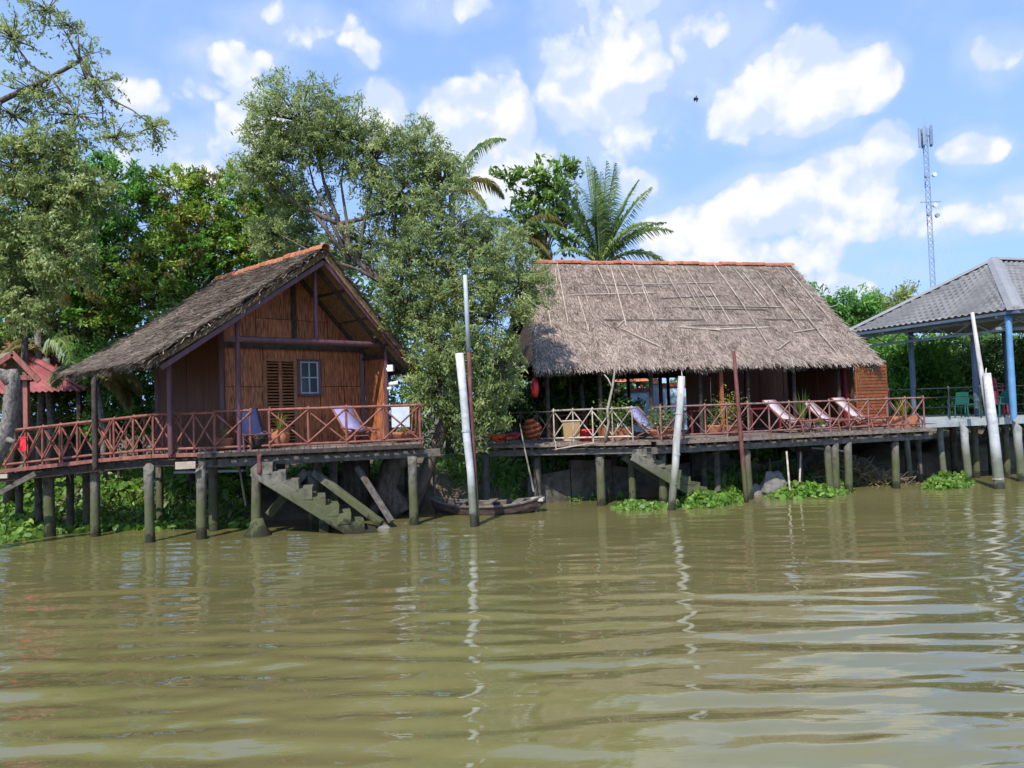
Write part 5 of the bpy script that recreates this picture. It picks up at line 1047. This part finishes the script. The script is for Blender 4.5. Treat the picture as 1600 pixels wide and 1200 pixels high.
# the big willow-like tree between the cabin and the restaurant
Yt = 21.2
tree('river_tree', 'large grey-green fine-leaved tree between the cabin and the restaurant', 'tree', gb(630, 21.6),
     [Lb(470, 190, Yt, 95, 75), Lb(430, 245, Yt, 60, 50), Lb(540, 215, Yt, 70, 65), Lb(400, 270, Yt + .3, 40, 35), Lb(585, 250, Yt, 55, 60), Lb(655, 240, Yt, 50, 55), Lb(690, 290, Yt, 55, 60), Lb(620, 310, Yt, 60, 60), Lb(700, 360, Yt - .3, 75, 60), Lb(640, 400, Yt - .2, 60, 60), Lb(770, 400, Yt - .3, 70, 60), Lb(810, 450, Yt - .5, 55, 55), Lb(720, 450, Yt - .4, 70, 60), Lb(765, 500, Yt - .6, 60, 60), Lb(700, 540, Yt - .5, 60, 60), Lb(780, 570, Yt - .4, 40, 60), Lb(680, 600, Yt - .3, 45, 55), Lb(770, 630, Yt - .2, 40, 45), Lb(640, 480, Yt + .2, 55, 60), Lb(580, 380, Yt + .6, 60, 50), Lb(470, 320, Yt + .8, 55, 45), Lb(725, 650, Yt, 50, 40), Lb(440, 370, Yt + 1.2, 55, 45), Lb(515, 400, Yt + 1.2, 60, 40)],
     2500, 46, .125, .042, ['leaf_willow', 'leaf_willow', 'leaf_sparse'], 21, trunk_r=.22, clump_r=.19, droop=.25, shell=.25, twigs=.5, limb_every=3, stems=[[(548, 405), (520, 350), (490, 290), (470, 215)], [(548, 405), (500, 345), (455, 290), (425, 240)], [(552, 405), (545, 350), (535, 290), (540, 200)], [(560, 410), (570, 350), (580, 300), (590, 230)], [(610, 450), (612, 380), (620, 310), (655, 235)], [(625, 470), (632, 400), (650, 330), (690, 270)], [(660, 510), (690, 440), (730, 400), (775, 390)], [(690, 560), (730, 500), (770, 470), (815, 445)], [(600, 440), (560, 420), (510, 400), (440, 365)]],
     trunk=[gb(630, 21.6), at(672, 720, 21.5), at(700, 650, 21.4), at(690, 560, 21.3), at(655, 500, 21.3), at(600, 440, 21.3), at(555, 405, 21.3), at(530, 350, 21.3)])
def roots():
    t = thing('old_trunk', 'gnarled leaning trunk under the right end of the cabin deck', 'trunk', gb(560, 21.4))
    part(MB().tube([at(625, 805, 21.2), at(600, 765, 21.3), at(612, 730, 21.4), at(635, 700, 21.5), at(650, 690, 21.5)], [.4, .34, .32, .3, .26], 9, .15), 'stem', 'bark', t, True); part(MB().tube([at(560, 810, 21.8), at(552, 770, 21.8), at(556, 730, 21.8), at(560, 700, 21.8)], [.45, .4, .36, .3], 9, .15), 'root', 'bark', t, True)
    part(MB().tube([at(612, 760, 21.2), at(590, 790, 21.1), at(560, 830, 21.0)], [.2, .16, .1], 7, .12), 'root', 'bark', t, True)
roots()
# left foreground: sparse tall tree reaching over the left edge
Yl = 20.5
tree('sparse_tree', 'tall sparse pale-leaved tree with bare twigs at the upper left corner', 'tree', gb(-60, 22),
     [Lb(20, 60, Yl, 50, 55), Lb(75, 15, Yl, 40, 28), Lb(110, 40, Yl, 35, 26), Lb(140, 85, Yl, 28, 30), Lb(60, 145, Yl, 60, 35), Lb(150, 130, Yl, 38, 45), Lb(20, 180, Yl, 40, 40), Lb(120, 180, Yl, 55, 35), Lb(240, 198, Yl, 34, 26), Lb(180, 215, Yl, 45, 25)],
     270, 26, .12, .05, 'leaf_sparse', 31, 'bark', .12, clump_r=.16, droop=.2, shell=.1, twigs=1.0, trunk=[gb(-60, 22), at(-70, 420, Yl), at(-50, 230, Yl), at(0, 158, Yl), at(80, 120, Yl), at(125, 95, Yl)])
tree('leafy_tree', 'grey-green leafy tree filling the left edge below the bare twigs', 'tree', gb(10, 22.4),
     [Lb(20, 260, Yl, 55, 55), Lb(90, 240, Yl, 60, 45), Lb(60, 330, Yl, 70, 60), Lb(10, 400, Yl, 45, 60), Lb(100, 400, Yl, 60, 55), Lb(130, 300, Yl, 50, 50), Lb(35, 470, Yl, 50, 50), Lb(-30, 330, Yl, 40, 80)],
     640, 54, .13, .055, ['leaf_sparse', 'leaf_willow', 'leaf_sparse'], 32, 'bark', .16, clump_r=.2, droop=.3, shell=.3, twigs=.6)
tree('green_tree', 'bright green dense tree behind the grey-green one at the left', 'tree', gb(170, 26),
     [Lb(175, 285, 25, 45, 45), Lb(150, 340, 25, 50, 45), Lb(205, 320, 25, 35, 40), Lb(140, 400, 25, 45, 40), Lb(170, 250, 25, 30, 20), Lb(110, 350, 25.5, 50, 60), Lb(100, 440, 25, 60, 50), Lb(60, 380, 26, 70, 70)], 430, 60, .17, .07, 'leaf_green', 33, 'bark', .18, clump_r=.22, shell=.4)
tree('mixed_tree', 'broad yellow-green and bronze tree behind the cabin roof', 'tree', gb(300, 27),
     [Lb(275, 300, 26, 50, 45), Lb(330, 290, 26, 45, 40), Lb(240, 350, 26, 50, 45), Lb(310, 360, 25.6, 60, 45), Lb(375, 320, 26, 45, 50), Lb(200, 420, 25.4, 60, 45), Lb(270, 420, 25.2, 70, 50), Lb(350, 390, 25.8, 55, 40), Lb(410, 370, 26, 45, 50), Lb(160, 480, 25, 60, 45), Lb(230, 480, 25, 60, 40), Lb(430, 310, 26.5, 40, 50)], 760, 56, .17, .075, ['leaf_mixed', 'leaf_mixed', 'leaf_brown', 'leaf_green', 'leaf_mixed'], 34, 'bark', .2, clump_r=.21, shell=.4)
tree('broadleaf_tree', 'glossy broad-leaved tree behind the left end of the restaurant ridge', 'tree', gb(850, 31),
     [Lb(855, 275, 30, 32, 26), Lb(795, 275, 30, 22, 14), Lb(870, 310, 30, 32, 30), Lb(830, 310, 30, 30, 22), Lb(880, 350, 30, 35, 35), Lb(845, 370, 30, 40, 30), Lb(885, 260, 30, 18, 14), Lb(820, 345, 30, 30, 30)], 120, 26, .30, .13, 'leaf_broad', 35, 'bark', .16, clump_r=.26, shell=.5, up_bias=.6)
for i, (lb, px, lobes, lf, ncl, sd) in enumerate((
        ('rounded bright green tree behind the right end of the thatched roof', 1290, [Lb(1262, 465, 36, 22, 18), Lb(1300, 485, 36, 40, 26), Lb(1340, 480, 36, 30, 22), Lb(1290, 520, 36, 60, 30), Lb(1340, 530, 36, 40, 40)], 'leaf_hedge', 330, 41),
        ('feathery pale green tree beside the metal roof eave', 1385, [Lb(1385, 475, 38, 28, 20), Lb(1415, 462, 38, 18, 12), Lb(1360, 495, 38, 30, 18), Lb(1400, 500, 38, 34, 22), Lb(1370, 540, 36, 40, 40)], 'leaf_sparse', 240, 42),
        ('dark green leafy tree seen under the left part of the metal roof', 1410, [Lb(1395, 570, 33, 45, 45), Lb(1440, 560, 33, 45, 40), Lb(1400, 630, 32.5, 50, 35), Lb(1460, 610, 33, 45, 45), Lb(1385, 610, 32, 30, 30)], 'leaf_hedge', 420, 43),
        ('dark green leafy tree seen under the right part of the metal roof', 1540, [Lb(1510, 560, 34, 50, 45), Lb(1570, 570, 34, 50, 45), Lb(1530, 620, 34, 55, 40), Lb(1600, 620, 34, 50, 45), Lb(1480, 570, 34, 40, 45), Lb(1640, 570, 35, 60, 60)], 'leaf_dark', 520, 44))):
    tree('background_tree', lb, 'tree', gb(px, 34 + (i < 2) * 3), lobes, ncl, 44, .2, .09, lf, sd, 'bark', .2, clump_r=.36, shell=.35, group='trees behind the buildings', limb_every=2, twigs=.1)
def bush(label, px, Y, lobes, leaf, n, per, ll, lw, seed, name='bush'):
    return tree(name, label, 'bush', gb(px, Y), lobes, n, per, ll, lw, leaf, seed, 'bark', .05, clump_r=.22, shell=.3, limb_every=2, twigs=.2)
bush('yellow-green bush right of the cabin under the river tree', 680, 21.8, [Lb(665, 605, 21.6, 30, 28), Lb(700, 620, 21.6, 28, 30), Lb(650, 640, 21.8, 25, 25), Lb(720, 600, 21.7, 25, 30)], 'leaf_mixed', 130, 40, .11, .05, 51)
bush('leafy green bush seen through the open left part of the restaurant', 900, 29, [Lb(880, 620, 28.5, 40, 30), Lb(930, 615, 28.5, 40, 30), Lb(960, 640, 28.5, 40, 26), Lb(900, 650, 28.5, 50, 24)], 'leaf_hedge', 260, 40, .2, .09, 52)
bush('dark bush behind the small red lantern', 845, 27, [Lb(830, 640, 27, 30, 40), Lb(855, 620, 27, 25, 30), Lb(800, 650, 27, 40, 40)], 'leaf_dark', 180, 40, .18, .08, 53)
bush('dark green bush between the red hut and the cabin', 190, 24, [Lb(170, 600, 24, 40, 40), Lb(215, 570, 24, 35, 40), Lb(225, 640, 24, 40, 40), Lb(150, 560, 24.5, 40, 30), Lb(180, 660, 24, 50, 30)], ['leaf_dark', 'leaf_green'], 330, 42, .15, .065, 54)
bush('dark undergrowth bush behind the red hut roof', 60, 27, [Lb(30, 520, 26, 60, 50), Lb(110, 500, 26, 55, 45), Lb(170, 520, 26, 50, 40), Lb(60, 600, 27, 80, 50), Lb(110, 650, 27, 60, 40)], ['leaf_dark', 'leaf_mixed', 'leaf_brown'], 420, 42, .17, .075, 55)

# a far mass of trees closing the view behind everything
def treeline():
    r = np.random.default_rng(77); n = 80000; X = r.uniform(-34, 46, n); top = np.interp(X, [-34, -20, -12, -6, 0, 6, 12, 16, 22, 46], [11.5, 11.5, 11.2, 9.6, 5.8, 4.4, 4.6, 5.0, 5.8, 6.5]) + .7 * np.sin(X * 1.3) + .4 * np.sin(X * 3.1)
    Yc = np.interp(X, [-34, -10, 6, 46], [31, 33, 40, 44]); f = r.random(n) ** .8; Z = .6 + (top - .6) * f; Y = Yc + r.normal(0, 1, n) * .7 - 1.2 * np.sin(f * 3.1) + np.sin(X * 2.1 + Z) * .4
    P = np.stack([X, Y, Z], 1); nr_ = nunit(r.normal(size=(n, 3)) + V(0, -.4, .7)); c_, f_ = leaves(P, r.normal(size=(n, 3)), nr_, .34 * r.uniform(.6, 1.3, n), .16 * r.uniform(.6, 1.3, n), .1)
    o = link('far_wood', npmesh('far_wood', c_, f_, 'leaf_dark')); tag(o, 'dark far mass of trees behind the riverside buildings', 'woodland', kind='stuff')
treeline()

# ------------------------------------------------------------------ palms
def frond(root, p, az_, el_, ln, droop, leaf, seed, nl=58, ll=.55, hang=.5, lw=.045):
    r = np.random.default_rng(seed); d = V(math.cos(az_) * math.cos(el_), math.sin(az_) * math.cos(el_), math.sin(el_)); pts = []; m = 12; q = np.array(p, float); dd = d.copy()
    for i in range(m): pts.append(q.copy()); q = q + dd * ln / (m - 1); dd = unit(dd + V(0, 0, -droop / m * (1 + 1.2 * i / m)))
    pts = np.array(pts); mb = MB(); mb.tube(list(pts), [.035 * (1 - .85 * i / m) for i in range(m)], 5)
    side0 = unit(np.cross(d, (0, 0, 1))) if abs(d[2]) < .97 else V(1, 0, 0)
    for s in (-1, 1):
        for j in range(nl):
            f = .12 + .88 * (j + r.uniform(-.3, .3)) / nl; x = min(max(f, 0), .999) * (m - 1); i = int(x); b = pts[i] + (pts[i + 1] - pts[i]) * (x - i) if i < m - 1 else pts[-1]; tg = unit(pts[min(i + 1, m - 1)] - pts[max(i - 1, 0)])
            L_ = ll * math.sin(math.pi * (.16 + .80 * f)) * r.uniform(.85, 1.1); sd = unit(side0 * s + tg * .75 + V(0, 0, .15) + r.normal(0, .08, 3)); e1 = b + sd * L_ * .5 + V(0, 0, -hang * L_ * .12); e2 = e1 + unit(sd + V(0, 0, -hang * 1.6)) * L_ * .5; w_ = unit(np.cross(sd, (0, 0, 1)) + 1e-4) * lw * .5; w_ = w_ + V(0, 0, lw * .2)
            mb.add([b - w_, b + w_, e1 + w_, e1 - w_, e2], [(0, 1, 2, 3), (3, 2, 4)])
    return part(mb, 'frond', leaf, root)
def palm(label, base, crown, fronds, seed, tr=.14, leaf='leaf_palm'):
    t = thing('coconut_palm', label, 'palm', base); base = np.asarray(base, float); crown = np.asarray(crown, float)
    part(MB().tube([base, base * .5 + crown * .5 + V(.15, 0, 0), crown], [tr * 1.2, tr, tr * .85], 9, .04), 'trunk', 'bark_pale', t, True)
    for i, f in enumerate(fronds):
        a, e, ln, dr = f[:4]; lf = f[4] if len(f) > 4 else leaf; frond(t, crown + V(0, 0, .05 * i % .2), math.radians(a), math.radians(e), ln, dr, lf, seed * 50 + i, ll=f[5] if len(f) > 5 else .75, hang=f[6] if len(f) > 6 else .6)
    return t
palm('coconut palm with tall fronds standing above the middle of the restaurant ridge', gb(930, 29.5), at(938, 425, 29), [(100, 84, 4.3, .35), (160, 78, 4.2, .6), (70, 82, 4.0, .3), (20, 70, 4.0, .55), (0, 56, 3.3, .9), (-10, 40, 2.9, 1.4, 'leaf_palm', 1.0), (180, 70, 3.6, .7), (200, 45, 2.8, 1.6), (-40, 60, 3.0, 1.2), (5, 22, 2.2, 1.8, 'leaf_palm_dry', .7), (260, 72, 3.8, .4), (300, 76, 3.9, .4), (235, 80, 4.1, .3), (120, 86, 4.0, .3), (90, 74, 4.2, .4), (150, 86, 4.4, .3), (-70, 80, 4.1, .35), (30, 80, 4.2, .35), (340, 66, 3.6, .7, 'leaf_palm', .95), (170, 62, 3.2, 1.1), (-20, 50, 3.2, 1.1, 'leaf_palm', 1.0), (210, 70, 3.8, .6)], 1)
palm('coconut palm whose pale fronds show beside the broad-leaved tree', gb(850, 27.5), at(805, 375, 27), [(0, 62, 2.2, 1.9, 'leaf_palm_dry', .7, 1.2), (20, 30, 1.8, 2.2, 'leaf_palm_dry', .8, 1.4), (-20, 45, 1.9, 2.0, 'leaf_palm'), (180, 50, 2.4, 1.6), (120, 60, 2.3, 1.4), (240, 45, 2.2, 1.8), (-5, 5, 1.6, 1.5, 'leaf_palm_dry', .6, 1.2)], 2)
palm('coconut palm with two arching fronds above the river tree', gb(700, 27), at(706, 305, 26.5), [(0, 72, 3.0, 1.5, 'leaf_palm', .8, 1.2), (10, 50, 2.3, 2.0, 'leaf_palm_dry', .8, 1.3), (170, 60, 2.5, 1.4), (100, 70, 2.6, 1.2), (250, 55, 2.4, 1.5), (-10, 30, 1.6, 2.2, 'leaf_palm_dry', .7, 1.4)], 3)
palm('short palm with drooping yellow-green fronds behind the red hut roof', gb(75, 25.5), at(72, 560, 24.8), [(20, 70, 2.3, 3.4, 'leaf_palm', .7, 1.4), (0, 55, 2.0, 3.4, 'leaf_palm_dry', .6, 1.5), (170, 60, 2.0, 2.6, 'leaf_palm_dry', .6, 1.4), (200, 40, 1.9, 2.6, 'leaf_palm_dry'), (90, 70, 2.2, 2.6), (-30, 60, 2.2, 3.2, 'leaf_palm', .7, 1.5), (45, 75, 2.2, 3.0, 'leaf_palm', .7, 1.4)], 4, .12)
palm('small palm with yellowing fronds hanging below the left cabin eave', gb(160, 22.8), at(150, 592, 22.6), [(0, 40, 1.8, 2.4, 'leaf_palm_dry', .6, 1.5), (-10, 10, 1.6, 2.2, 'leaf_palm_dry', .6, 1.5), (180, 45, 1.6, 2.2, 'leaf_palm'), (-40, 40, 1.7, 2.4, 'leaf_palm_dry'), (60, 60, 1.8, 1.8), (10, -15, 1.5, 1.6, 'leaf_palm', .6, 1.5)], 5, .1)
palm('low palm whose fronds show through the open left part of the restaurant', gb(905, 27), at(905, 572, 26.5), [(0, 10, 1.6, 1.6, 'leaf_palm', .7, 1.4), (180, 15, 1.6, 1.6, 'leaf_mixed', .7, 1.4), (-90, 5, 1.4, 1.6, 'leaf_mixed', .7, 1.4), (-45, 15, 1.7, 1.6, 'leaf_palm', .7, 1.4), (-135, 10, 1.6, 1.6, 'leaf_mixed', .7, 1.4), (90, 40, 1.5, 1.2)], 6, .09)
palm('bronze-tinted palm growing among the trees at the left edge', gb(60, 26), at(55, 455, 24.4), [(0, 60, 2.0, 2.2, 'leaf_palm_dry', .6, 1.3), (-20, 30, 1.8, 2.2, 'leaf_brown', .6, 1.3), (180, 50, 1.9, 2.2, 'leaf_palm'), (220, 60, 1.9, 2.0, 'leaf_palm_dry'), (30, 75, 2.1, 1.8, 'leaf_brown'), (-60, 65, 2.0, 2.0, 'leaf_palm')], 7, .11)

# bare trunk leaning into the picture on the left
def bare_trunk():
    Y = 17.6; t = thing('bare_trunk', 'bare pale mottled tree trunk rising before the walkway at the left edge', 'trunk', at(-20, 730, Y) * V(1, 1, 0))
    pts = [at(-40, 850, Y), at(-18, 730, Y), at(4, 690, Y), at(14, 660, Y), at(18, 620, Y), at(21, 590, Y), at(20, 577, Y)]; part(MB().tube(pts, [.25, .21, .175, .15, .145, .135, .10], 12, .12), 'stem', 'bark_pale', t, True)
    part(MB().tube([at(18, 600, Y), at(6, 584, Y), at(-8, 580, Y)], [.15, .12, .1], 9, .08), 'stub', 'bark_pale', t, True); part(MB().tube([at(8, 685, Y), at(20, 690, Y - .1), at(26, 688, Y - .1)], [.09, .06, .04], 7), 'stub', 'bark_pale', t, True)
bare_trunk()

# ------------------------------------------------------------------ water plants and bank litter
def hyacinth(label, poly, n, hmax, seed, lsz=.16, ragged=True):
    """clump of floating water hyacinth: stalks with cupped round leaves over a quad (four (px, py) water points)."""
    r = np.random.default_rng(seed); q = [atz(px, py, 0) for px, py in poly]; u, v = r.random(n * 3), r.random(n * 3); e_ = ((u - .5) * 2) ** 2 + ((v - .5) * 2) ** 2; g_ = np.sin(u * 17 + seed) * np.sin(v * 9 + seed * 2) * .5 + np.sin(u * 41 + seed * 3) * .32; e_ = e_ if ragged else e_ * .3; ok = np.where(e_ ** 1.5 < .95 + g_ + r.normal(0, .32, n * 3))[0][:n]; u, v = u[ok], v[ok]; n = len(ok); P = np.array([(q[0] * (1 - a) + q[1] * a) * (1 - b) + (q[3] * (1 - a) + q[2] * a) * b for a, b in zip(u, v)])
    env = np.clip(np.minimum(np.minimum(u, 1 - u), np.minimum(v, 1 - v) * 1.0) * 5, .25, 1); h = hmax * r.uniform(.35, 1.0, n) * env * (.75 + .35 * np.sin(P[:, 0] * 3 + P[:, 1] * 2)); gz = np.maximum(bank_h(P[:, 0], P[:, 1]), 0)
    P[:, 2] = gz + h; nr_ = nunit(r.normal(0, .7, (n, 3)) + V(-.1, -.45, .6)); ax = nunit(np.cross(nr_, r.normal(size=(n, 3)))); sd = np.cross(nr_, ax); s = lsz * r.uniform(.5, 1.35, n); wdt = r.uniform(.22, .52, n); vs = []; k = 6
    for j in range(k): a = 2 * math.pi * j / k; vs.append(P + (ax * math.cos(a) * .68 + sd * math.sin(a) * wdt[:, None]) * s[:, None] + nr_ * (s * .16 * abs(math.sin(a)))[:, None])
    co_ = np.stack(vs, 1).reshape(-1, 3); f = np.arange(n * k).reshape(n, k); t = thing('water_hyacinth', label, 'water plants', q[0], 'clumps of water hyacinth'); o = link('leaf', npmesh('leaf', co_, f, 'leaf_hyacinth'), t); o['kind'] = 'stuff'
    foot = P.copy(); foot[:, 2] = gz - .05; foot[:, :2] += r.normal(0, .05, (n, 2)); d = P - foot; c_, f_ = strands(foot, d, np.repeat(V(0, -1, 0.01)[None], n, 0), np.linalg.norm(d, axis=1), np.full(n, .02), np.zeros(n)); o = link('stalk', npmesh('stalk', c_, f_, 'leaf_green'), t); o['kind'] = 'stuff'
hyacinth('wide bed of water hyacinth under the left side of the cabin deck', [(80, 834), (396, 824), (396, 762), (100, 768)], 8200, .5, 61, .15, False)
hyacinth('water hyacinth spilling from the bank under the walkway at the left edge', [(-40, 855), (105, 836), (85, 806), (-40, 806)], 1300, .42, 62, .14)
hyacinth('shaded water hyacinth behind the walkway piles at the left', [(-30, 826), (90, 826), (110, 768), (-30, 768)], 3000, .5, 63, .16, False)
hyacinth('strip of water hyacinth behind the mossy stairs', [(440, 800), (640, 792), (640, 768), (440, 774)], 840, .5, 64, .145)
hyacinth('water hyacinth bed behind the wooden boat', [(660, 790), (950, 783), (950, 758), (660, 764)], 2600, .6, 65, .145)
hyacinth('floating hyacinth clump left of the white bamboo pole', [(950, 801), (1050, 797), (1050, 784), (965, 787)], 260, .17, 66, .13)
hyacinth('hyacinth clump right of the white bamboo pole', [(1054, 797), (1165, 791), (1168, 770), (1058, 774)], 900, .36, 67, .14)
hyacinth('hyacinth clump around the thin stakes', [(1190, 784), (1335, 776), (1335, 760), (1195, 766)], 720, .32, 68, .135)
hyacinth('hyacinth clump between the terrace and the pavilion piles', [(1440, 768), (1525, 762), (1520, 750), (1445, 754)], 380, .36, 69, .14)
hyacinth('hyacinth and weeds in the shade left of the grey stone', [(1080, 772), (1150, 770), (1150, 760), (1080, 762)], 240, .4, 70, .145)
def brush():
    r = np.random.default_rng(91); t = thing('brushwood', 'heap of dead tangled branches on the bank under the right end of the terrace', 'branches', atz(1310, 770, 0)); mb = MB()
    for i in range(420):
        x = r.uniform(1268, 1430); c = at(x, 768 - 55 * r.random() * (1 - abs(x - 1320) / 150 if abs(x - 1320) < 120 else .25), r.uniform(24.2, 25.6)); d = nunit(r.normal(size=(1, 3)))[0] * V(1, .8, .7); L_ = r.uniform(.2, .6); mb.tube([c - d * L_, c + r.normal(0, .04, 3), c + d * L_], [.013, .012, .005], 3)
    o = part(mb, 'twig', 'dead_twig', t); o['kind'] = 'stuff'; n = 900; X = r.uniform(1268, 1440, n); P = np.array([at(x, y, Y) for x, y, Y in zip(X, 770 - 62 * r.random(n) * np.clip(1 - np.abs(X - 1310) / 130, .25, 1), r.uniform(24.2, 25.5, n))])
    c_, f_ = leaves(P, r.normal(size=(n, 3)), nunit(r.normal(size=(n, 3)) + V(0, -.3, .6)), r.uniform(.08, .2, n), r.uniform(.05, .1, n)); o = link('dead_leaf', npmesh('dead_leaf', c_, f_, 'leaf_brown'), t); o['kind'] = 'stuff'
brush()
def stones():
    for i, (px, py, Y, s, lb) in enumerate(((1208, 768, 23.0, V(.42, .2, .46), 'grey broken concrete slab leaning at the water edge under the terrace'), (1180, 775, 23.2, V(.3, .25, .25), 'dark rounded stone at the water edge beside the red pole'), (600, 828, 18.9, V(.2, .15, .1), 'small stone in the water at the foot of the mossy stairs'))):
        c = at(px, py, Y); r = np.random.default_rng(i + 5); mb = MB(); n, m = 8, 5; vs = []
        for a in range(m + 1):
            for b in range(n): th = math.pi * a / m; ph = 2 * math.pi * b / n; q = 1 + r.normal(0, .12); vs.append(c + V(math.sin(th) * math.cos(ph), math.sin(th) * math.sin(ph), math.cos(th) + .3) * s * q)
        mb.add(vs, [(a * n + b, a * n + (b + 1) % n, (a + 1) * n + (b + 1) % n, (a + 1) * n + b) for a in range(m) for b in range(n)]); tag(link('stone', mb.mesh('stone', 'stone')), lb, 'stone')
    t = tag(link('pipe', MB().tube([at(1268, 700, 24.0), at(1300, 702, 24.0), at(1324, 706, 24.0)], .03, 6).mesh('pipe', 'pipe_white', True)), 'thin white plastic pipe slung under the terrace', 'pipe')
stones()
def bird():
    c = at(1088, 154, 30); t = thing('bird', 'small dark bird gliding in the sky above the restaurant', 'bird', c)
    part(MB().tube([c + V(0, 0, .13), c + V(0, 0, .08), c, c + V(.01, 0, -.09), c + V(.015, 0, -.16)], [.008, .022, .03, .018, .006], 8), 'body', 'feather', t, True)
    for s, dz in ((-1, .02), (1, -.01)): part(MB().prism([c + V(0, 0, .05), c + V(s * .1, .03, .03 + dz), c + V(s * .06, .16, -.08 + dz), c + V(0, .02, -.04)], V(0, .006, 0)), 'wing', 'feather', t)
bird()

hyacinth('green weeds on the dark bank under the middle of the terrace', [(1100, 772), (1340, 764), (1340, 745), (1100, 752)], 700, .5, 71, .15)
hyacinth('green weeds on the bank under the left terrace piles', [(860, 785), (1000, 780), (1000, 762), (860, 766)], 420, .5, 72, .15)
